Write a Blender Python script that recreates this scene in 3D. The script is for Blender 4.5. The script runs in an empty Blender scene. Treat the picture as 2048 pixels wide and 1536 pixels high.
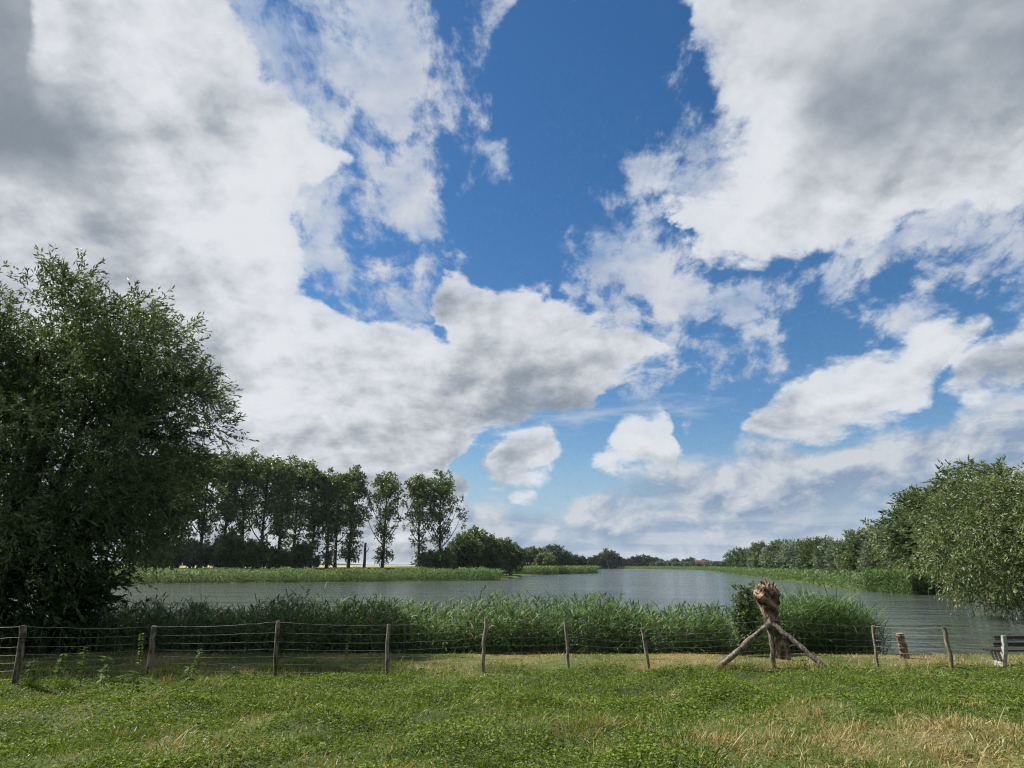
import bpy, bmesh, math, random
import numpy as np
from mathutils import Vector, Matrix, Euler

# ------------------------------------------------------------------ camera
R = math.radians
scene = bpy.context.scene
COL = scene.collection
EYE = 2.85                       # metres above the water of the lake (z = 0)
PITCH = R(14.5)
FOC = 1400.0                     # focal length in pixels of a 2048 x 1536 frame
cam_data = bpy.data.cameras.new('camera')
cam_data.sensor_width = 36.0
cam_data.lens = 36.0 * FOC / 2048.0
cam_data.clip_start = 0.1
cam_data.clip_end = 30000.0
cam = bpy.data.objects.new('camera', cam_data)
cam.location = (0, 0, EYE)
cam.rotation_euler = (R(90) + PITCH, 0, 0)
COL.objects.link(cam)
scene.camera = cam

scene.view_settings.view_transform = 'Standard'
scene.view_settings.look = 'None'
scene.view_settings.gamma = 1.0
scene.view_settings.use_curve_mapping = False
scene.view_settings.exposure = 1.0
scene.cycles.use_adaptive_sampling = True
scene.cycles.adaptive_threshold = 0.012
scene.cycles.adaptive_min_samples = 12
scene.cycles.use_denoising = True
scene.cycles.denoising_prefilter = 'NONE'
scene.cycles.sample_clamp_indirect = 2.0
scene.cycles.filter_width = 1.15
scene.cycles.max_bounces = 6
scene.cycles.diffuse_bounces = 3
scene.cycles.glossy_bounces = 3
scene.cycles.transmission_bounces = 4
scene.cycles.transparent_max_bounces = 6
scene.cycles.caustics_reflective = False
scene.cycles.caustics_refractive = False

# ------------------------------------------------------------------ sun
SUN_AZ = -70.0                   # degrees from the view axis (+Y), negative = to the left
SUN_EL = 46.0
sd = Vector((math.sin(R(SUN_AZ)) * math.cos(R(SUN_EL)), math.cos(R(SUN_AZ)) * math.cos(R(SUN_EL)), math.sin(R(SUN_EL))))
sun_data = bpy.data.lights.new('sun', 'SUN')
sun_data.energy = 5.0
sun_data.angle = R(0.53)
sun_data.color = (1.0, 0.955, 0.88)
sun = bpy.data.objects.new('sun', sun_data)
sun.rotation_euler = sd.to_track_quat('Z', 'Y').to_euler()
sun.location = (-60, 20, 60)
COL.objects.link(sun)

# ------------------------------------------------------------------ sky and clouds (world shader)
world = bpy.data.worlds.new('World')
scene.world = world
world.use_nodes = True
world.cycles.sampling_method = 'MANUAL'
world.cycles.sample_map_resolution = 512


class S:
    """a node socket with arithmetic"""
    def __init__(s, nt, sock): s.nt, s.k = nt, sock
    def _m(s, op, *a, clamp=False):
        n = s.nt.nodes.new('ShaderNodeMath'); n.operation = op; n.use_clamp = clamp
        for i, v in enumerate((s,) + a):
            if isinstance(v, S): s.nt.links.new(v.k, n.inputs[i])
            else: n.inputs[i].default_value = v
        return S(s.nt, n.outputs[0])
    def __add__(s, o): return s._m('ADD', o)
    def __radd__(s, o): return s._m('ADD', o)
    def __sub__(s, o): return s._m('SUBTRACT', o)
    def __rsub__(s, o): return (s * -1.0) + o
    def __mul__(s, o): return s._m('MULTIPLY', o)
    def __rmul__(s, o): return s._m('MULTIPLY', o)
    def __truediv__(s, o): return s._m('DIVIDE', o)
    def max(s, o): return s._m('MAXIMUM', o)
    def min(s, o): return s._m('MINIMUM', o)
    def smax(s, o, k): return s._m('SMOOTH_MAX', o, k)
    def pow(s, o): return s._m('POWER', o)
    def abs(s): return s._m('ABSOLUTE')
    def clamp(s): return s._m('ADD', 0.0, clamp=True)
    def step(s, a, b, lo=0.0, hi=1.0, mode='SMOOTHSTEP'):
        n = s.nt.nodes.new('ShaderNodeMapRange'); n.interpolation_type = mode; n.clamp = True
        s.nt.links.new(s.k, n.inputs[0])
        for i, v in enumerate((a, b, lo, hi)): n.inputs[i + 1].default_value = v
        return S(s.nt, n.outputs[0])


def vmath(nt, op, *a):
    n = nt.nodes.new('ShaderNodeVectorMath'); n.operation = op
    j = 0
    for v in a:
        if isinstance(v, S): nt.links.new(v.k, n.inputs[j])
        else: n.inputs[j].default_value = v
        j += 1
    return S(nt, n.outputs[1] if op in ('LENGTH', 'DOT_PRODUCT', 'DISTANCE') else n.outputs[0])


def vscale(nt, v, f):
    n = nt.nodes.new('ShaderNodeVectorMath'); n.operation = 'SCALE'
    nt.links.new(v.k, n.inputs[0])
    if isinstance(f, S): nt.links.new(f.k, n.inputs['Scale'])
    else: n.inputs['Scale'].default_value = f
    return S(nt, n.outputs[0])


def noise(nt, v, scale, detail=6.0, rough=0.55, dist=0.0, lac=2.0, typ='FBM', color=False):
    n = nt.nodes.new('ShaderNodeTexNoise'); n.noise_type = typ
    n.normalize = True
    nt.links.new(v.k, n.inputs['Vector'])
    for k, x in (('Scale', scale), ('Detail', detail), ('Roughness', rough), ('Distortion', dist), ('Lacunarity', lac)):
        n.inputs[k].default_value = x
    return S(nt, n.outputs['Color' if color else 'Fac'])


def voronoi(nt, v, scale, detail=2.0, rough=0.5, smooth=0.6):
    n = nt.nodes.new('ShaderNodeTexVoronoi'); n.feature = 'SMOOTH_F1'; n.normalize = False
    nt.links.new(v.k, n.inputs['Vector'])
    for k, x in (('Scale', scale), ('Detail', detail), ('Roughness', rough), ('Smoothness', smooth)):
        n.inputs[k].default_value = x
    return S(nt, n.outputs['Distance'])


def mixcol(nt, fac, a, b):
    n = nt.nodes.new('ShaderNodeMix'); n.data_type = 'RGBA'
    if isinstance(fac, S): nt.links.new(fac.k, n.inputs[0])
    else: n.inputs[0].default_value = fac
    for i, v in ((6, a), (7, b)):
        if isinstance(v, S): nt.links.new(v.k, n.inputs[i])
        else: n.inputs[i].default_value = tuple(v) + (1.0,)
    return S(nt, n.outputs[2])


# The clouds as they stood over the lake: elevation of the upper or lower edge of each bank against azimuth, in degrees.
PROFILES = {
    'DECK_TOP': [(-52, 20), (-24, 21), (-19, 21), (-17.6, 20.5), (-16.3, 20.6), (-13.8, 19.2), (-10.8, 19.0), (-8.5, 18.7), (-7.1, 20.7), (-5.2, 23.5), (-2.8, 22.5), (-1.1, 22.5), (2.9, 21.6), (4.6, 22.1), (7.6, 21.0), (10.6, 20.0), (12.1, 18.1), (13.0, 15.7), (15.5, 14.3)],
    'DECK_SIDE': [(0, -10), (12, -14), (18.7, -18.5), (21, -19), (24.5, -18.6), (28, -17.6), (31, -15.4), (33, -16.9), (35, -18.6), (37, -20.2), (39.2, -21.7), (43, -22), (50, -23)],   # azimuth against elevation
    'DECK_BASE': [(-44.2, -8), (-6.5, -8), (-4.8, 4.3), (-3.0, 6.7), (-1.6, 9.5), (0.2, 11.1), (4.0, 12.3), (9.1, 14.3), (11.6, 15.8), (13.1, 16.4), (15.7, 16.7)],
    'DOME_BASE': [(7.8, 60), (13.5, 32), (15.3, 27), (16.3, 24.4), (18.25, 21.8), (20.1, 22.4), (23.3, 23.3), (26.0, 23.4), (28.5, 23.3), (31.3, 23.8), (34.6, 24.0), (39.1, 24.1), (45.7, 23.5)],
    'DOME_SIDE': [(0, 8), (20, 12), (24.4, 13.5), (28.4, 15.3), (31.7, 18.0), (34.6, 18.4), (37, 17.8), (40, 17.3), (44, 16.5), (50, 16)],   # azimuth against elevation
    'HEAP_TOP': [(-2.6, 6), (-1.4, 8.9), (-0.4, 10.7), (1.3, 11.3), (3.2, 10.8), (3.8, 9.1), (4.5, 6.7), (5.1, 6.7), (6.1, 8.2), (7.5, 10.0), (9.1, 12.1), (10.2, 12.4), (11.3, 11.7), (12.7, 12.3), (13.1, 10.7), (13.4, 8.9), (14.3, 6.9), (18.2, 8.7), (19.1, 10.7), (20.9, 12.4), (23.1, 13.7), (24.6, 14.5), (26.7, 15.0), (28.2, 15.6), (30.2, 15.8), (32.6, 17.1), (34.1, 16.5), (35.6, 15.9), (36.1, 14.1)],
    'HEAP_BASE': [(-2.6, 9.9), (-1.4, 8.1), (-0.6, 6.9), (1.5, 6.7), (3.1, 7.3), (3.8, 8.9), (4.6, 11.1), (5.2, 11.1), (6.0, 7.7), (7.4, 7.1), (8.9, 7.2), (11.1, 7.2), (12.9, 7.7), (13.4, 9.7), (14.6, 11.6), (18.4, 11.8), (19.1, 10.2), (21.2, 9.2), (24.0, 8.8), (27.8, 9.5), (30.6, 11.1), (32.4, 13.2), (34.5, 15.1), (35.6, 16.1), (36.6, 17.4)],
    'PUFF_TOP': [(-1.0, 5.1), (0.0, 5.7), (0.9, 6.4), (2.2, 6.2), (2.7, 5.1), (6, 3), (29.5, 7), (31.0, 9.6), (32.2, 12.2), (33.9, 13.4), (36.2, 14.4), (37.6, 15.0), (42.9, 15.3)],
    'PUFF_BASE': [(-1.0, 6.7), (0.0, 5.6), (0.9, 5.5), (2.2, 5.7), (2.7, 7.1), (6, 8), (29.5, 15), (31.6, 14.1), (32.1, 11.9), (33.6, 11.1), (35.6, 10.8), (37.0, 10.9), (42.1, 10.8)],
    'TORN_BASE': [(-24, 15), (-19.6, 19), (-16.5, 21), (-12.9, 19.3), (-8.8, 21.1), (-6.4, 24.4), (-4.0, 28.4), (-2.9, 31.8), (-2.4, 35.5), (-1.6, 37.6), (-0.7, 41.3), (0.8, 54), (3.0, 60), (5.0, 30), (6.0, 24), (7.0, 21), (8.5, 18), (11.7, 15.5), (15.7, 16.0), (18.9, 17.2), (22.0, 18.4), (24.4, 19.6), (27.3, 19.5), (30.6, 18.9), (33.7, 18.0), (35.9, 16.9), (37.8, 16.5), (44.2, 15.7)],
    'TORN_TOP': [(-52, 60), (-2, 60), (-0.5, 50), (1.5, 0), (4, 16), (6.5, 25), (9.5, 28), (12, 29.5), (15, 32), (17.5, 36), (20, 60), (50, 60)],
    'VEIL_TOP': [(-1.0, 11.1), (2.3, 12.0), (6.5, 13.1), (11.5, 13.5), (15.4, 12.9), (18.6, 12.1), (19.1, 10.9)],
    'VEIL_BASE': [(-1.0, 12.0), (2.3, 10.9), (5.6, 10.6), (9.3, 11.0), (15.3, 11.4), (18.6, 11.7), (19.3, 12.9)],
    'BANK_TOP': [(-20.7, 8.5), (-5.0, 6.7), (-3.0, 5.1), (-0.6, 4.7), (2.3, 5.1), (5.5, 5.5), (8.8, 7.0), (12.0, 8.1), (15.9, 8.2), (19.0, 9.7), (23.2, 8.4), (27.7, 9.2), (31.0, 9.9), (34.1, 10.1), (36.8, 10.1), (43.1, 9.7)],
    'SCUD_TOP': [(-52.0, 60), (-41.0, 50), (-39.0, 34.3), (-37.7, 31.7), (-36.2, 29.6), (-33.3, 28.3), (-31.8, 27.2), (-30.7, 25.7), (-28.9, 21.8)],
    'SCUD_BASE': [(-48.3, 19.6), (-39.0, 23.2), (-36.0, 23.5), (-33.0, 24.6), (-30.7, 26.0), (-29.8, 28.3)],
}


def direction(az, el):
    return Vector((math.sin(R(az)) * math.cos(R(el)), math.cos(R(az)) * math.cos(R(el)), math.sin(R(el))))


def build_sky():
    nt = world.node_tree
    nt.nodes.clear()
    outn = nt.nodes.new('ShaderNodeOutputWorld')
    bg = nt.nodes.new('ShaderNodeBackground')
    bg.inputs['Strength'].default_value = 0.1
    nt.links.new(bg.outputs[0], outn.inputs[0])
    sky = nt.nodes.new('ShaderNodeTexSky')
    sky.sky_type = 'NISHITA'; sky.sun_disc = False
    sky.sun_elevation = R(SUN_EL); sky.sun_rotation = R(SUN_AZ)
    sky.altitude = 0.0; sky.air_density = 1.0; sky.dust_density = 0.35; sky.ozone_density = 3.0
    hs = nt.nodes.new('ShaderNodeHueSaturation')
    hs.inputs['Saturation'].default_value = SKY_SAT; hs.inputs['Value'].default_value = SKY_VAL; hs.inputs['Hue'].default_value = SKY_HUE
    nt.links.new(sky.outputs[0], hs.inputs['Color'])
    col = S(nt, hs.outputs[0])

    tc = nt.nodes.new('ShaderNodeTexCoord')
    d = S(nt, tc.outputs['Generated'])
    sep = nt.nodes.new('ShaderNodeSeparateXYZ'); nt.links.new(d.k, sep.inputs[0])
    dx, dy, dz = (S(nt, o) for o in sep.outputs)
    az = dx._m('ARCTAN2', dy) * (180.0 / math.pi)
    el = dz._m('ARCSINE') * (180.0 / math.pi)

    def after(x):
        # evaluate one cloud layer after the other (keeps the shader's working set small)
        nonlocal d, az, el
        n = nt.nodes.new('ShaderNodeCombineXYZ'); nt.links.new((x * 1e-7).k, n.inputs[0])
        d = vmath(nt, 'ADD', d, S(nt, n.outputs[0]))
        az, el = az + x * 1e-6, el + x * 1e-6

    def profile(name, a):
        pts = PROFILES[name]
        n = nt.nodes.new('ShaderNodeFloatCurve')
        c = n.mapping.curves[0]
        while len(c.points) > 2: c.points.remove(c.points[1])
        c.points[0].location = (0.0, (pts[0][1] + 20) / 100.0)
        c.points[1].location = (1.0, (pts[-1][1] + 20) / 100.0)
        for x, y in pts:
            c.points.new(x / 100.0 + 0.5, (y + 20) / 100.0)
        for p in c.points: p.handle_type = 'VECTOR'
        n.mapping.update()
        nt.links.new((a * 0.01 + 0.5).k, n.inputs[1])
        return S(nt, n.outputs[0]) * 100.0 - 20.0

    # coordinates on the cloud layer overhead (things near the horizon are far away and small)
    up = (dz.max(0.0) * 0.85 + 0.36).pow(-1.0)
    pz = vscale(nt, d, up)

    def side(x, z):
        n = nt.nodes.new('ShaderNodeCombineXYZ'); nt.links.new(x.k, n.inputs[0]); nt.links.new(z.k, n.inputs[1])
        return S(nt, n.outputs[0])
    dside = side(az * (math.pi / 180.0), dz)

    def noise2(v, scale, detail, rough=0.55, dist=0.0, off=(0, 0, 0), st=(1, 1, 1)):
        w = v
        if st != (1, 1, 1): w = vmath(nt, 'MULTIPLY', w, st)
        if off != (0, 0, 0): w = vmath(nt, 'ADD', w, off)
        n = nt.nodes.new('ShaderNodeTexNoise'); n.noise_dimensions = '2D'
        nt.links.new(w.k, n.inputs['Vector'])
        n.inputs['Scale'].default_value = scale; n.inputs['Detail'].default_value = detail
        n.inputs['Roughness'].default_value = rough; n.inputs['Distortion'].default_value = dist
        return S(nt, n.outputs['Fac']) - 0.5

    # sky out of view: the same broken cumulus without planned banks
    away = vmath(nt, 'DOT_PRODUCT', d, tuple(direction(0, 14.5))).step(0.64, 0.45)
    gen = noise2(pz, 1.2, 2.0, 0.5) * 60.0 + 1.5

    # ragged edges: look the banks up a little to the side
    na = noise2(pz, 3.2, 7.0, 0.56, 0.0, (3.7, 1.3, 0.4))
    nb = noise2(pz, 3.2, 7.0, 0.56, 0.0, (9.1, 5.2, 2.6))
    nf = noise2(pz, 4.6, 9.0, 0.60, 0.25)              # fine torn detail
    big = noise2(pz, 1.7, 3.0, 0.5, 0.0, (1.0, 7.0, 3.0))
    tos = (-0.075, -0.10, 0.0)                          # a step towards the sun across the sky
    sa = noise2(pz, 2.7, 6.0, 0.50, 0.1)
    sb = noise2(pz, 2.7, 4.0, 0.50, 0.1, tos)
    relief = sa - sb
    ra = noise2(pz, 7.5, 5.0, 0.60, 0.1, (4.0, 2.0, 0.0))
    rb = noise2(pz, 7.5, 4.0, 0.60, 0.1, (3.972, 1.964, 0.0))
    billow = ra - rb

    # ---------------------------------------------------------------- far bank near the horizon
    fb = (profile('BANK_TOP', az + na * 6.0) - el - nb * 3.0)
    ga = noise2(dside, 7.5, 7.0, 0.62, 0.2, (0, 0, 0), (1, 1.7, 1))
    gb = noise2(dside, 7.5, 5.0, 0.62, 0.2, (-0.018, 0.026, 0), (1, 1.7, 1))
    ab = (fb + ga * 6.0).step(-0.5, 1.8) * (ga * 2.4 + el * 0.05 + 0.72).clamp()
    lit = ((ga - gb) * 3.2 + ga * 1.3 + 0.42 + fb.step(2.0, 0.0) * 0.3).clamp()
    col = mixcol(nt, dz.step(0.20, -0.02) * 0.85, col, HORIZON)
    col = mixcol(nt, ab, col, mixcol(nt, lit, BANK_DARK, BANK_LIT))
    after(ab)
    ah = noise2(side(az * (math.pi / 180.0), el * (math.pi / 180.0)), 6.0, 4.0, 0.55, 0.0, (0, 0, 0), (1, 9, 1)).step(-0.05, 0.13) * el.step(0.0, 0.6) * el.step(5.0, 2.2) * 0.55
    col = mixcol(nt, ah, col, BANK_LIT)

    # ---------------------------------------------------------------- flat veil and torn thin cloud
    after(ah)
    fv = (profile('VEIL_TOP', az + na * 4.0) - el).min(el - profile('VEIL_BASE', az))
    nv = noise2(side(az * (math.pi / 180.0), el * (math.pi / 180.0)), 9.0, 6.0, 0.6, 0.3, (0, 0, 0), (1, 5, 1))
    av = (fv * 0.5 + nv * 2.2).step(-0.1, 0.9) * 0.55
    col = mixcol(nt, av, col, WISP_LIT)
    after(av)
    az1 = az + na * 14.0 + big * 6.0
    el1 = el + nb * 9.0
    ft = (el1 - profile('TORN_BASE', az1)).min(profile('TORN_TOP', az1) - el1)
    tn = noise2(vmath(nt, 'MULTIPLY', pz, (1.2, 0.85, 1.0)), 6.6, 10.0, 0.63, 0.12, (5.3, 0.7, 0.0))
    ft = ft.min(4.0) * 0.55 - 0.55 + tn * 24.0 + na * 4.0 + az.step(-4.0, -9.0) * 0.35 + az.step(5.0, 9.0) * 0.8
    ft = ft * (1.0 - away) + (gen + nf * 12.0 - 3.0) * away
    at = ft.step(-1.0, 3.6) * (0.84 + ra * 1.1 + big * 0.5).clamp()
    ct = mixcol(nt, (ft * 0.10 + relief * 1.6 + billow * 1.2 + 0.32).clamp(), WISP_THIN, WISP_LIT)
    col = mixcol(nt, at, col, ct)

    # ---------------------------------------------------------------- cumulus
    after(at)
    az1 = az + na * 14.0 + big * 6.0
    el1 = el + nb * 9.0
    dt, db = profile('DECK_TOP', az1), profile('DECK_BASE', az1)
    flank = (profile('DECK_SIDE', el1) - az1) * 0.8
    fd = (dt - el1).max(flank).min((el1 - db) * 0.8)
    deep = ((dt - el1).step(0.0, 11.0) * 0.95).max(flank.step(1.0, 16.0) * 0.52)
    after(deep)
    az1, el1 = az1 + deep * 1e-6, el1 + deep * 1e-6
    dome = (el1 - profile('DOME_BASE', az1)).min((az1 - profile('DOME_SIDE', el1)) * 0.75)
    after(dome)
    az2, el2 = az + na * 3.0, el + nb * 3.0
    ht, hb = profile('HEAP_TOP', az2), profile('HEAP_BASE', az2)
    heap = (ht - el2).min(el2 - hb)
    deeph = ((ht - el2) / (ht - hb).max(0.5)).clamp() * 0.72
    el2 = el2 + deeph * 1e-6
    pt, pb = profile('PUFF_TOP', az2), profile('PUFF_BASE', az2)
    puff = (pt - el2).min(el2 - pb)
    midp = ((pt - el2) / (pt - pb).max(0.5)).clamp() * 0.72
    f = fd.max(dome) + nf * 8.0
    fh = heap.max(puff) + nf * 4.0 + ra * 4.5 + 0.15
    f = f.max(fh)
    e = f * (1.0 - away) + (gen + nf * 8.0) * away
    ac = e.step(-0.45, 0.95).max(fh.step(-0.5, 0.9)) * (e.step(0.0, 3.0) * 0.14 + 0.86)
    # depth of cloud above: dark bases, bright crowns
    deepd = dome.step(0.5, 9.0) * 1.1
    inheap = heap.max(puff).step(-0.2, 0.2)
    hh = deeph.max(midp - 0.2) * inheap
    shade = (deep * dome.step(0.5, -0.5)).max(deepd).clamp()
    shade = shade * (1.0 - inheap) + hh
    lum = 0.93 - shade * 0.62 + relief * 2.0 + billow * 1.45 * (1.0 - dome.step(2.0, 7.0) * 0.6) + big * 1.4 + nf * 0.5 + e.step(2.2, 0.0) * 0.18
    cc = mixcol(nt, lum.step(-0.40, 1.20), CLOUD_DARK, CLOUD_LIT)
    col = mixcol(nt, ac, col, cc)

    # ---------------------------------------------------------------- lower grey scud in front
    after(ac)
    az3, el3 = az + na * 8.0, el + nb * 7.0
    fs = (profile('SCUD_TOP', az3) - el3).min(el3 - profile('SCUD_BASE', az3))
    asd = (fs + nf * 6.0).step(-0.4, 4.0) * (1.0 - away) * 0.72
    col = mixcol(nt, asd, col, mixcol(nt, fs.step(0.0, 3.5), CLOUD_DARK, SCUD))
    nt.links.new(col.k, bg.inputs['Color'])


def srgb(r, g, b, k=1.0):
    f = lambda c: ((c / 255.0 + 0.055) / 1.055) ** 2.4 if c > 10 else c / 255.0 / 12.92
    return tuple(f(c) * k for c in (r, g, b))


SKY_SAT, SKY_VAL, SKY_HUE = 1.27, 0.54, 0.501
SKY_K = 10.0 * 2 ** -1.0      # cloud brightness as seen, before the exposure
CLOUD_LIT = srgb(226, 229, 234, SKY_K)
CLOUD_DARK = srgb(138, 149, 161, SKY_K)
WISP_LIT = srgb(208, 213, 222, SKY_K)
WISP_THIN = srgb(165, 185, 212, SKY_K)
BANK_LIT = srgb(204, 210, 217, SKY_K)
BANK_DARK = srgb(140, 160, 186, SKY_K)
HORIZON = srgb(158, 186, 214, SKY_K)
SCUD = srgb(130, 141, 152, SKY_K)
build_sky()

# ------------------------------------------------------------------ helpers
def ray(px, py):
    x = (px - 1024) / FOC; y = -(py - 768) / FOC
    return Vector((x, math.cos(PITCH) - y * math.sin(PITCH), math.sin(PITCH) + y * math.cos(PITCH)))


def at(px, py, Y):
    """the point Y metres out from the camera along a surveyed line of sight"""
    v = ray(px, py); k = Y / v.y
    return Vector((v.x * k, Y, EYE + v.z * k))


def on(px, py, z):
    """where a surveyed line of sight meets height z"""
    v = ray(px, py); k = (z - EYE) / v.z
    return Vector((v.x * k, v.y * k, z))


def tag(o, label=None, cat=None, group=None, kind=None):
    if label: o['label'] = label
    if cat: o['category'] = cat
    if group: o['group'] = group
    if kind: o['kind'] = kind
    return o


def link(o, parent=None):
    COL.objects.link(o)
    if parent: o.parent = parent
    return o


def obj(name, mesh, mat=None, parent=None):
    o = bpy.data.objects.new(name, mesh)
    if mat and not mesh.materials: mesh.materials.append(mat)
    return link(o, parent)


def empty(name, loc, rz=0.0):
    o = bpy.data.objects.new(name, None)
    o.empty_display_size = 0.3
    o.location = loc; o.rotation_euler = (0, 0, rz)
    return link(o)


class Geo:
    """collects vertices, faces, a per-vertex tint and per-face material slots"""
    def __init__(s): s.V, s.F, s.T, s.M, s.n = [], [], [], [], 0
    def add(s, V, F, tint=0.5, mat=0):
        V = np.asarray(V, float).reshape(-1, 3); F = np.asarray(F, np.int64)
        s.V.append(V); s.F.append(F + s.n); s.n += len(V)
        s.T.append(np.broadcast_to(np.asarray(tint, float), (len(V),)))
        s.M.append(np.full(len(F), mat, np.int32))
        return s
    def mesh(s, name, smooth=False):
        me = bpy.data.meshes.new(name)
        V = np.concatenate(s.V)
        me.vertices.add(len(V)); me.vertices.foreach_set('co', V.astype(np.float32).ravel())
        li = np.concatenate([f.ravel() for f in s.F]).astype(np.int32)
        sz = np.concatenate([np.full(len(f), f.shape[1], np.int32) for f in s.F])
        me.loops.add(len(li)); me.loops.foreach_set('vertex_index', li)
        me.polygons.add(len(sz))
        st = np.zeros(len(sz), np.int32); st[1:] = np.cumsum(sz)[:-1]
        me.polygons.foreach_set('loop_start', st)
        me.polygons.foreach_set('loop_total', sz)
        me.polygons.foreach_set('material_index', np.concatenate(s.M))
        me.polygons.foreach_set('use_smooth', np.full(len(sz), smooth))
        a = me.attributes.new('tint', 'FLOAT', 'POINT')
        a.data.foreach_set('value', np.concatenate(s.T).astype(np.float32))
        me.update(calc_edges=True)
        me.validate()
        return me


def unit(v):
    v = np.asarray(v, float)
    return v / np.maximum(np.linalg.norm(v, axis=-1, keepdims=True), 1e-9)


def tube(g, pts, rad, n=8, tint=0.5, cap=True, jitter=0.0, rng=None, mat=0):
    pts = np.asarray(pts, float); rad = np.broadcast_to(np.asarray(rad, float), (len(pts),))
    tan = unit(np.gradient(pts, axis=0))
    ref = np.array([0.0, 1.0, 0.13]) if abs(tan[0][2]) > 0.6 else np.array([0.05, 0.1, 1.0])
    u = unit(np.cross(tan, ref)); w = np.cross(tan, u)
    a = np.linspace(0, 2 * np.pi, n, endpoint=False)
    rr = rad[:, None] * np.ones((1, n))
    if jitter and rng is not None: rr = rr * (1 + rng.uniform(-jitter, jitter, rr.shape))
    V = pts[:, None] + rr[..., None] * (np.cos(a)[None, :, None] * u[:, None] + np.sin(a)[None, :, None] * w[:, None])
    k = len(pts)
    i = np.arange(k - 1)[:, None] * n; j = np.arange(n)[None]; j2 = (j + 1) % n
    F = np.stack([i + j, i + j2, i + n + j2, i + n + j], -1).reshape(-1, 4)
    g.add(V.reshape(-1, 3), F, tint, mat)
    if cap:
        top = V[-1]; c = pts[-1] + tan[-1] * rad[-1] * 0.08
        g.add(np.vstack([top, c]), [[j, (j + 1) % n, n] for j in range(n)], tint, mat)
        bot = V[0]
        g.add(np.vstack([bot, pts[0]]), [[(j + 1) % n, j, n] for j in range(n)], tint, mat)


def box(g, c, s, rot=None, tint=0.5, mat=0, bev=0.0):
    """a box with (optionally) chamfered long edges"""
    c = np.asarray(c, float); h = np.asarray(s, float) / 2
    bm = bmesh.new(); bmesh.ops.create_cube(bm, size=2.0)
    for v in bm.verts: v.co = Vector((v.co.x * h[0], v.co.y * h[1], v.co.z * h[2]))
    if bev: bmesh.ops.bevel(bm, geom=bm.edges[:], offset=bev, segments=2, affect='EDGES')
    if rot is not None: bmesh.ops.rotate(bm, verts=bm.verts[:], cent=(0, 0, 0), matrix=rot)
    bm.verts.ensure_lookup_table()
    V = np.array([v.co[:] for v in bm.verts]) + c
    for f in bm.faces:
        idx = [v.index for v in f.verts]
        g.F.append(np.array([idx]) + g.n); g.M.append(np.array([mat], np.int32))
    g.V.append(V); g.T.append(np.full(len(V), tint)); g.n += len(V)
    bm.free()


def bez(a, b, c, k):
    t = np.linspace(0, 1, k)[:, None]
    a, b, c = (np.asarray(x, float) for x in (a, b, c))
    return a * (1 - t) ** 2 + b * 2 * t * (1 - t) + c * t * t


# ------------------------------------------------------------------ materials
def new_mat(name):
    m = bpy.data.materials.new(name); m.use_nodes = True
    nt = m.node_tree; nt.nodes.clear()
    return m, nt


def ramp(nt, fac, stops):
    n = nt.nodes.new('ShaderNodeValToRGB')
    e = n.color_ramp.elements
    while len(e) < len(stops): e.new(0.5)
    for x, (p, c) in zip(e, stops):
        x.position = p; x.color = tuple(c) + (1.0,)
    nt.links.new(fac.k, n.inputs[0])
    return S(nt, n.outputs[0])


def attr(nt, name='tint'):
    n = nt.nodes.new('ShaderNodeAttribute'); n.attribute_name = name
    return S(nt, n.outputs['Fac'])


def position(nt):
    n = nt.nodes.new('ShaderNodeNewGeometry')
    return S(nt, n.outputs['Position'])


def objcoord(nt):
    n = nt.nodes.new('ShaderNodeTexCoord')
    return S(nt, n.outputs['Object'])


def principled(nt, color, rough=0.7, spec=0.3, bump=None, bstr=0.3, bdist=0.02):
    n = nt.nodes.new('ShaderNodeBsdfPrincipled')
    if isinstance(color, S): nt.links.new(color.k, n.inputs['Base Color'])
    else: n.inputs['Base Color'].default_value = tuple(color) + (1.0,)
    if isinstance(rough, S): nt.links.new(rough.k, n.inputs['Roughness'])
    else: n.inputs['Roughness'].default_value = rough
    n.inputs['Specular IOR Level'].default_value = spec
    if bump is not None:
        b = nt.nodes.new('ShaderNodeBump'); b.inputs['Strength'].default_value = bstr; b.inputs['Distance'].default_value = bdist
        nt.links.new(bump.k, b.inputs['Height']); nt.links.new(b.outputs[0], n.inputs['Normal'])
    return n


def finish(nt, shader_out):
    o = nt.nodes.new('ShaderNodeOutputMaterial')
    nt.links.new(shader_out, o.inputs[0])


def leaf_mat(name, stops, trans=0.3, rough=0.45, spec=0.35, noise_sc=0.0):
    """leaves: colour from the per-leaf tint, light passing through"""
    m, nt = new_mat(name)
    t = attr(nt)
    if noise_sc:
        t = t + (noise(nt, position(nt), noise_sc, 2.0) - 0.5) * 0.5
    c = ramp(nt, t, stops)
    p = principled(nt, c, rough, spec)
    tr = nt.nodes.new('ShaderNodeBsdfTranslucent')
    hs = nt.nodes.new('ShaderNodeHueSaturation'); hs.inputs['Saturation'].default_value = 1.15; hs.inputs['Value'].default_value = 1.2
    hs.inputs['Hue'].default_value = 0.485
    nt.links.new(c.k, hs.inputs['Color']); nt.links.new(hs.outputs[0], tr.inputs[0])
    mx = nt.nodes.new('ShaderNodeMixShader'); mx.inputs[0].default_value = trans
    nt.links.new(p.outputs[0], mx.inputs[1]); nt.links.new(tr.outputs[0], mx.inputs[2])
    finish(nt, mx.outputs[0])
    return m


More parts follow.
